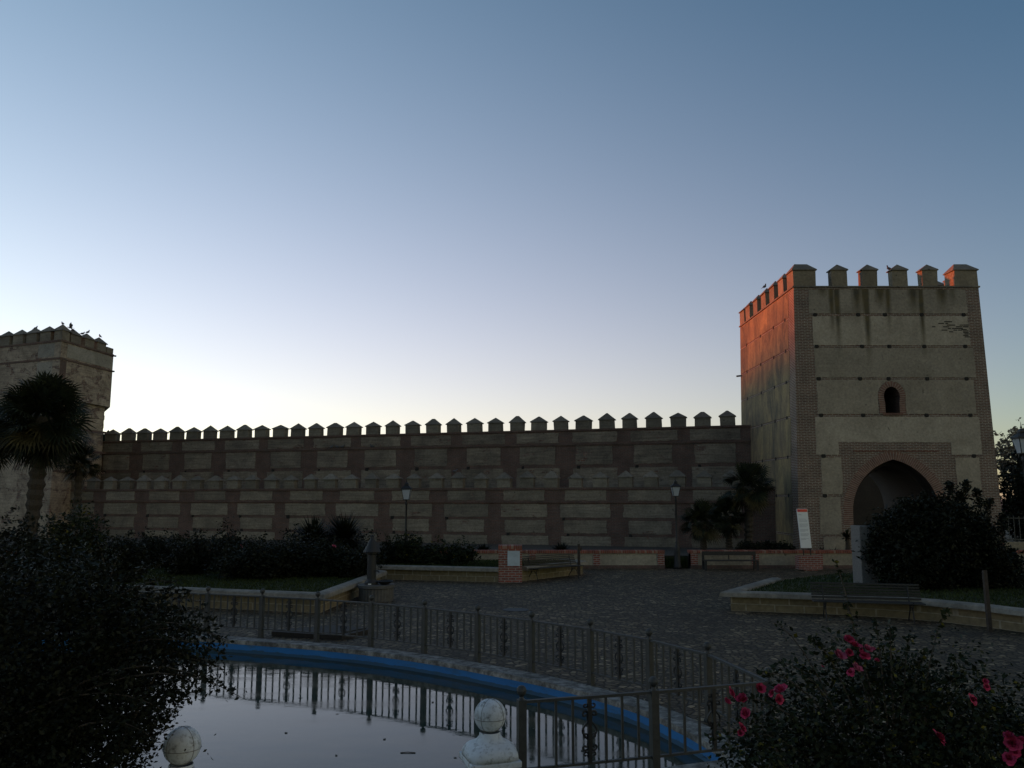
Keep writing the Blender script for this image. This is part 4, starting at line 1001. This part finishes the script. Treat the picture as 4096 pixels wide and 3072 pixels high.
def palm(loc, crown, rad, label, nf=46, trunk_r=.17, shag=.0, name='fan_palm', group='fan palms before the walls', dry=.12, droop=1.1):
    w = thing(name, loc, label, 'palm', 0, group); b = MB(); bd = MB(); c = Vector(crown)
    for k in range(nf):
        q = (k+.5)/nf; el = 1.45-q*(1.45+droop)+rnd.uniform(-.12, .12); a = k*2.39996+rnd.uniform(-.2, .2)
        d = Vector((math.cos(a)*math.cos(el), math.sin(a)*math.cos(el), math.sin(el))); pl = rad*(rnd.uniform(.5, .62) if k % 3 else rnd.uniform(.12, .4)); bl = rad*rnd.uniform(.42, .5)
        roll = rnd.uniform(-1.1, 1.1); tip = c+d*pl+Vector((0, 0, -.05*rad*(1-math.sin(max(el, 0))))); s_ = d.cross(Vector((0, 0, 1)))
        s_ = s_.normalized() if s_.length > .05 else Vector((1, 0, 0)); nrm = s_.cross(d).normalized(); s_, nrm = s_*math.cos(roll)+nrm*math.sin(roll), nrm*math.cos(roll)-s_*math.sin(roll)
        tgt = bd if (el < -.45 and rnd.random() < dry*4) else b
        tgt.add([c+s_*.012, c-s_*.012, tip-s_*.01, tip+s_*.01], [(0, 1, 2, 3)])
        nb = 17
        for j in range(nb):
            th = (j/(nb-1)-.5)*3.9; dd = (d*math.cos(th)+s_*math.sin(th)+nrm*.18*abs(math.sin(th))).normalized(); L_ = bl*(1-.25*abs(th/1.95))*rnd.uniform(.92, 1.05)
            wv = dd.cross(nrm).normalized()*(.021*rad/1.3+.008); p1 = tip+dd*L_*.55; p2 = tip+dd*L_+Vector((0, 0, -L_*.22))
            tgt.add([tip, p1+wv, p2, p1-wv], [(0, 1, 2, 3)])
    b.build('crown', M['palmleaf'], w)
    if bd.f: bd.build('dry_fronds', M['drypalm'], w)
    pts = []; rr_ = []; n = 26; base = Vector(loc)
    for k in range(n+1):
        q = k/n; p = base.lerp(c, q); p += Vector((math.sin(q*2.2)*.05, 0, 0)); pts.append(p); rr_.append(trunk_r*(1+shag*q)*(rnd.uniform(1.08, 1.3) if k % 2 else rnd.uniform(.8, .95))*(1.25 if k == 0 else 1))
    MB().tube(pts, rr_, 10).build('trunk', M['fibre'], w)
    return w
Y = 40; c = atY(195, 1640, Y); c2 = atY(112, 2100, Y)
palm((atY(120, 2100, Y).x, Y, .4), (c.x-.25, Y, c.z-.35), 2.5, 'tallest fan palm with wide round crown, in front of the left tower', 150, .3, .35, droop=1.45)
c = atY(-70, 1760, 41); palm((c.x-.2, 41, .4), tuple(c), 1.9, 'fan palm half cut by the left edge of the picture', 90, .2, .2)
c = atY(315, 1850, 42); palm((c.x-.1, 42.3, .4), tuple(c), 1.25, 'smaller fan palm tucked to the right of the tallest one', 44, .17, .1)
c = atY(2990, 1945, 38.6); palm((c.x, 38.9, .45), tuple(c), 1.38, 'upright fan palm at the inner corner of the gate tower', 60, .17, .1, droop=1.25, dry=.16)
c = atY(2805, 2085, 38.2); palm((c.x+.1, 38.4, .45), tuple(c), 1.12, 'left of the two low bushy palms before the outer wall', 54, .15, 0)
c = atY(2905, 2065, 39); palm((c.x+.1, 39.1, .45), tuple(c), 1.12, 'right of the two low bushy palms, touching the upright palm', 54, .15, 0)

# trees and railing right of the tower
ells = [(35.5, 55, 3.2, 3.2, 2.6, 3.4), (34.3, 54.5, 1.6, 2.2, 2, 2.0), (37.5, 55, 5, 3, 2.6, 3.2), (37.2, 54.5, 7.2, 1.3, 1.2, 1.7)]
shrub('evergreen_tree', (36.3, 55, -.02), ells, 50000, .12, 'dark evergreen tree at the right edge behind the gate tower', 'tree', 'darkleaf', None, 7, (), 0, .45, .2)
ells = [(36.6, 61, 6.0, 1.9, 1.6, 1.7), (38.3, 61, 6.6, 1.8, 1.5, 1.5)]
shrub('pale_tree', (37, 61, -.02), ells, 4200, .12, 'thin pale-leaved tree showing above the dark evergreen', 'tree', 'blossom', None, 12, (), 0, .6, .3, .2)
ra = thing('iron_railing', (27, 46, 0), 'pale iron railing far behind the huge bush, right of the tower', 'railing')
for i in range(30): MB().box(23+i*.3, 23.03+i*.3, 46, 46.03, .6, 2.0).build('bar', M['fence'], ra)
for z in (.7, 1.85): MB().box(22.9, 32, 45.98, 46.05, z, z+.05).build('rail', M['fence'], ra)
MB().box(22.9, 32, 45.85, 46.2, 0, .6).build('kerb_wall', M['cream'], ra)
hs = thing('house', (27, 62, 0), 'plain plastered house glimpsed through the archway', 'house')
MB().box(22.2, 32.5, 58, 66, -.1, 5.2).build('wall', m_plaster('shaded_house_plaster', (.045, .038, .03), (.035, .03, .024)), hs)  # plaster colour darkened in place of shade beyond the archway
MB().hip(21.9, 32.8, 57.7, 66.3, 5.2, 6.6, 3.5, 0, .1).build('roof', M['oldbrick'], hs)
MB().box(26.5, 27.7, 57.98, 58.1, 1.0, 2.4).build('window', M['dark'], hs)
for x in (26.4,): MB().box(x, x+1.4, 57.93, 58.0, .9, 1.0).build('window_sill', M['coping'], hs)

# unseen wood added to the west, shaped to shade all but the tower top
pd = Vector((sd.y, -sd.x)); sdir = Vector((sd.x, sd.y)).normalized(); perp = Vector((-sdir.y, sdir.x))*-1
cen = Vector((13.1, 42.5))+sdir*300; b = MB(); u = -130.
while u < 130:
    p = cen+perp*u+sdir*rnd.uniform(-4, 4)
    zc = 10.9+.115*(-u)*(1 if abs(u) < 12 else 0)+13.15+(0 if abs(u) < 14 else 5*min(1, (abs(u)-14)/10))
    hgt = zc+rnd.uniform(-.35, .35); r_ = rnd.uniform(2.6, 3.6)
    b.ball((p.x, p.y, hgt/2), 1, 10, (r_, r_, hgt/2)); u += 1.1
tag(b.build('sun_blocking_wood', M['darkleaf']), 'unseen wood added in the west to block the low sun', 'wood', kind='stuff')

# ---------------------------------------------------------------- foreground bushes
ells = [(-3.75, 6.7, 1.55, 1.2, .9, 1.1), (-2.85, 6.4, 1.55, .68, .6, .75), (-4.6, 6.8, 1.4, 1.2, .9, 1.15), (-3.3, 6.5, .95, 1.0, .7, .8), (-4.2, 6.4, .7, 1.1, .8, .8), (-3.35, 6.4, 1.95, .6, .5, .55)]
sp = []
for px, py, Y, k in ((965, 2790, 6.0, 70), (900, 2680, 6.2, 140), (840, 2560, 6.3, 160), (860, 2480, 6.4, 160), (780, 2640, 6.2, 160), (830, 2660, 6.2, 160), (905, 2560, 6.4, 120), (830, 2420, 6.5, 130), (760, 2370, 6.5, 130), (640, 2260, 6.6, 130),  (700, 2330, 6.3, 100), (900, 2620, 6.2, 90), (860, 2740, 6.0, 130), (700, 2870, 6.0, 120), (620, 2960, 6.0, 90), (500, 2180, 6.6, 130), (380, 2150, 6.6, 120), (820, 2520, 6.2, 120)):
    e = atY(px, py, Y); s0 = (-3.3+rnd.uniform(-.2, .2), Y+.1, e.z+(1.45-e.z)*.35); sp.append((s0, tuple(e), k, .028))
shrub('large_bush', (-3.7, 6.7, 0), ells, 120000, .019, 'big dark leafy bush filling the left foreground', 'bush', 'darkleaf', None, 12, sp, 0, .5, .12, .5, lambda P: (P[:, 0] < -2.5-(1.55-P[:, 2])*.62) | (P[:, 2] > 1.55) | (rs.uniform(size=len(P)) < .006))
ells = [(2.75, 6.3, 1.1, 1.0, .7, .82), (3.5, 6.3, 1.0, .85, .7, .68), (2.05, 6.2, 1.0, .58, .5, .62), (2.7, 6.3, .5, 1.1, .7, .5), (2.75, 6.2, 1.5, .38, .35, .38), (3.9, 6.3, .7, .5, .5, .5)]
sp = []
for px, py, k in ((3340, 2245, 50), (3375, 2400, 60), (3085, 2485, 40), (3790, 2440, 50), (3640, 2540, 90), (3560, 2500, 90), (3420, 2560, 120), (3250, 2560, 120), (3120, 2650, 110), (3030, 2690, 60), (2930, 2800, 60), (2975, 2940, 60), (3700, 2600, 90), (3850, 2700, 110), (3960, 2800, 110), (3930, 2740, 20), (4060, 2900, 80), (3500, 2480, 60)):
    e = atY(px, py, 6.0); s0 = (2.75+(e.x-2.75)*.45, 6.15, min(e.z-.35, 1.4)); sp.append((s0, tuple(e), k, .03))
rb = shrub('rose_bush', (2.75, 6.3, 0), ells, 52000, .02, 'big rose bush with bright pink blooms in the right foreground', 'rose bush', 'roseleaf', None, 10, sp, 0, .55, .2, .45)
def flower_mesh(r, mat, name, seed=3):
    b = MB(); rr_ = random.Random(seed)
    for ringi, (n, tilt, sz, rad) in enumerate(((5, .3, 1., .35), (5, .7, .9, .25), (5, 1.05, .75, .14), (4, 1.3, .62, .04), (3, 1.5, .5, -.08))):
        for k in range(n):
            a = 2*math.pi*k/n+ringi*.5+rr_.uniform(-.35, .35); tilt = tilt+rr_.uniform(-.2, .2); sz = sz*rr_.uniform(.8, 1.12); d = Vector((math.cos(a), math.sin(a), 0)); s_ = Vector((-d.y, d.x, 0)); up = Vector((0, 0, 1))
            base = d*rad*r*.3; ax = (d*math.cos(tilt)+up*math.sin(tilt)); L_ = r*sz
            g = []
            for i in range(4):
                q = i/3; wd_ = L_*.62*math.sin(math.pi*(.18+q*.62)); c = base+ax*(L_*q)+up*(-.12*L_*q*q)-d*(.1*L_*q*q if ringi > 1 else 0)
                g += [c-s_*wd_+up*.12*L_, c, c+s_*wd_+up*.12*L_]
            n0 = 0; fs = []
            for i in range(3):
                for j in range(2): fs.append((i*3+j, i*3+j+1, (i+1)*3+j+1, (i+1)*3+j))
            b.add(g, fs)
    me = bpy.data.meshes.new(name); me.from_pydata([tuple(p) for p in b.v], [], b.f); me.materials.append(mat); me.update()
    me.polygons.foreach_set('use_smooth', [True]*len(me.polygons)); return me
fmPs = [flower_mesh(.05, M['petal'], 'rose_flower', q) for q in (3, 8, 21, 34)]; fmL = flower_mesh(.05, M['palepetal'], 'rose_flower')
def put_flower(parent, px, py, Y, s=1., pale=False):
    e = atY(px, py, Y); o = bpy.data.objects.new('rose_flower', fmL if pale else rnd.choice(fmPs)); COL.objects.link(o); o.parent = parent
    o.location = WM[parent.name].inverted() @ e; o.scale = (s, s, s)
    o.rotation_euler = (R(rnd.uniform(10, 75)), R(rnd.uniform(-30, 30)), R(rnd.uniform(-70, 70))); return o
for px, py, s, pl in ((2920, 2775, 1.05, 0), (2972, 2800, 1.1, 0), (2903, 2808, .7, 0), (3036, 2755, 1., 0), (3125, 2762, 1.1, 0), (3090, 2773, .7, 0), (3112, 2800, .8, 0), (2985, 2857, 1.05, 0), (2966, 2915, .9, 0), (2962, 2935, .6, 0), (3352, 2627, 1.15, 1), (3395, 2560, .95, 0), (3417, 2585, 1., 0), (3440, 2610, .8, 0), (3468, 2600, .9, 1), (3460, 2625, .8, 0), (3395, 2612, .7, 0), (3420, 2675, 1.15, 1), (3405, 2690, .7, 0), (3508, 2643, .4, 0), (3490, 2598, .5, 0), (3755, 2952, 1.25, 0), (3890, 2800, .95, 0), (3940, 2728, .6, 0), (3946, 2748, .45, 0), (4035, 2945, 1.1, 0), (4050, 2975, 1.1, 0), (4085, 2965, .9, 0), (4038, 3035, .8, 0), (4060, 3010, .7, 0), (3290, 2668, .35, 0)):
    put_flower(rb, px, py, 5.6, s*rnd.uniform(.75, 1.0), bool(pl))
put_flower(fl[4], 1334, 2188, 26.6, 1.6, True); put_flower(fl[2], 964, 2188, 29.4, 1.5, True)

# ---------------------------------------------------------------- pigeons
pb = MB(); pb.ball((0, 0, .1), .075, 10, (1.6, .8, .9)); pb.ball((.12, 0, .19), .036, 8); pb.tube([(.07, 0, .12), (.11, 0, .18)], [.045, .03], 6)
pb.add([(-.08, -.03, .12), (-.08, .03, .12), (-.24, .035, .06), (-.24, -.035, .06), (-.08, 0, .08)], [(0, 1, 2, 3), (0, 3, 4), (1, 4, 2), (3, 2, 4)]).tube([(.15, 0, .19), (.175, 0, .18)], [.01, .003], 4)
pm2 = bpy.data.meshes.new('pigeon'); pm2.from_pydata([tuple(p) for p in pb.v], [], pb.f); pm2.materials.append(M['pigeon']); pm2.update()
def pigeon(p, a, label, s=1.0):
    o = bpy.data.objects.new('pigeon', pm2); COL.objects.link(o); o.location = p; o.rotation_euler = (0, R(rnd.uniform(-25, 0)), R(a)); o.scale = (s, s, s)
    return tag(o, label, 'bird', 'pigeons perched on the walls and towers')
pigeon(atY(250, 1300, 52.7), 150, 'pigeon on the peak of the left tower\'s corner merlon')
pigeon(atY(144, 1318, 54.0), 20, 'pigeon on the left tower, left of the corner merlon')
pigeon(atY(290, 1325, 53.6), 160, 'pigeon low on the first merlon right of the left tower corner')
pigeon(atY(329, 1340, 54.4), 10, 'pigeon between two merlons on the left tower\'s right side')
pigeon(atY(353, 1334, 55.1), 30, 'pigeon on the second merlon peak right of the left tower corner')
pigeon(atY(399, 1350, 56.5), 150, 'pigeon on the last pointed merlon of the left tower')
pigeon(atY(3061, 1153, 42.75), 20, 'pigeon on a sunlit side merlon of the gate tower')
pigeon(atY(3554, 1082, 38.3), 180, 'pigeon beside the third front merlon of the gate tower')
for i, px in enumerate((1329, 1350, 1371)):
    d = ray(px, 1790); A_ = np.linalg.solve([[d[0], .953], [d[1], -.302]], [12.96, 45.33]); p = Vector((d[0]*A_[0], d[1]*A_[0]-.03, 6.11)); pigeon(p, 180 if i == 1 else 0, ('leftmost', 'middle', 'rightmost')[i]+' of three pigeons in a row on the tall wall\'s ledge')
d = ray(1488, 1786); A_ = np.linalg.solve([[d[0], .953], [d[1], -.302]], [12.96, 45.33]); pigeon(Vector((d[0]*A_[0], d[1]*A_[0]-.03, 6.11)), 200, 'single pigeon on the tall wall\'s ledge, right of a row of three')
d = ray(1820, 1890); A_ = np.linalg.solve([[d[0], .953], [d[1], -.302]], [12.96, 41.5]); pigeon(Vector((d[0]*A_[0], d[1]*A_[0], 4.36)), 20, 'pigeon on a cap of the low outer wall, right of the left lamp')
fb = thing('pigeon', tuple(atY(282, 1314, 53.2)), 'pigeon fluttering with raised wings above the left tower', 'bird', R(200), 'pigeons perched on the walls and towers')
fo2 = MB().ball((0, 0, .05), .07, 10, (1.8, .8, .8)).ball((.15, 0, .08), .036, 8).add([(-.1, -.03, .05), (-.1, .03, .05), (-.25, .05, .03), (-.25, -.05, .03)], [(0, 1, 2, 3)]).build('body', M['pigeon'], fb, local=True)
for sy in (-1, 1):
    MB().add([(.08, sy*.04, .07), (-.06, sy*.04, .07), (-.1, sy*.2, .22), (.06, sy*.2, .24), (-.06, sy*.34, .36), (.08, sy*.04, .075), (-.06, sy*.04, .075), (-.1, sy*.2, .226), (.06, sy*.2, .246), (-.06, sy*.34, .366)], [(0, 1, 2, 3), (3, 2, 4), (5, 6, 7, 8), (8, 7, 9), (0, 3, 8, 5), (1, 2, 7, 6)]).build('wing', M['pigeon'], fb, local=True)

# ---------------------------------------------------------------- leaves and a twig floating on the pool
lm = bpy.data.meshes.new('floating_leaf'); lm.from_pydata([(-.04, 0, 0), (-.01, .016, .004), (.035, 0, 0), (-.01, -.016, .004)], [], [(0, 1, 2, 3)]); lm.materials.append(M['bark'])
for x, y in ((-1.7, 11.6), (-.9, 12.3), (-2.6, 12.9), (-.35, 11.3), (-3.1, 11.9), (-1.25, 13.6), (-2.2, 10.9), (.3, 12.1), (-3.4, 13.9), (-.7, 10.8), (.9, 11.1), (-1.9, 14.4)):
    o = bpy.data.objects.new('floating_leaf', lm); COL.objects.link(o); o.location = (x, y, -.196); o.rotation_euler = (0, 0, rnd.uniform(0, 6)); q = rnd.uniform(.7, 1.5); o.scale = (q, q, q)
    tag(o, 'small dark leaf floating on the pool water', 'leaf', 'leaves floating on the pool')
tag(MB().tube([(-.09, 0, 0), (0, .01, .004), (.1, 0, 0)], .006, 5).map(lambda x, y, z: (x-1.32, y+11.0, z-.195)).build('twig', M['bark'], loc=(-1.32, 11.0, -.195)), 'thin dark twig floating on the pool left of the white ball pillar', 'twig')
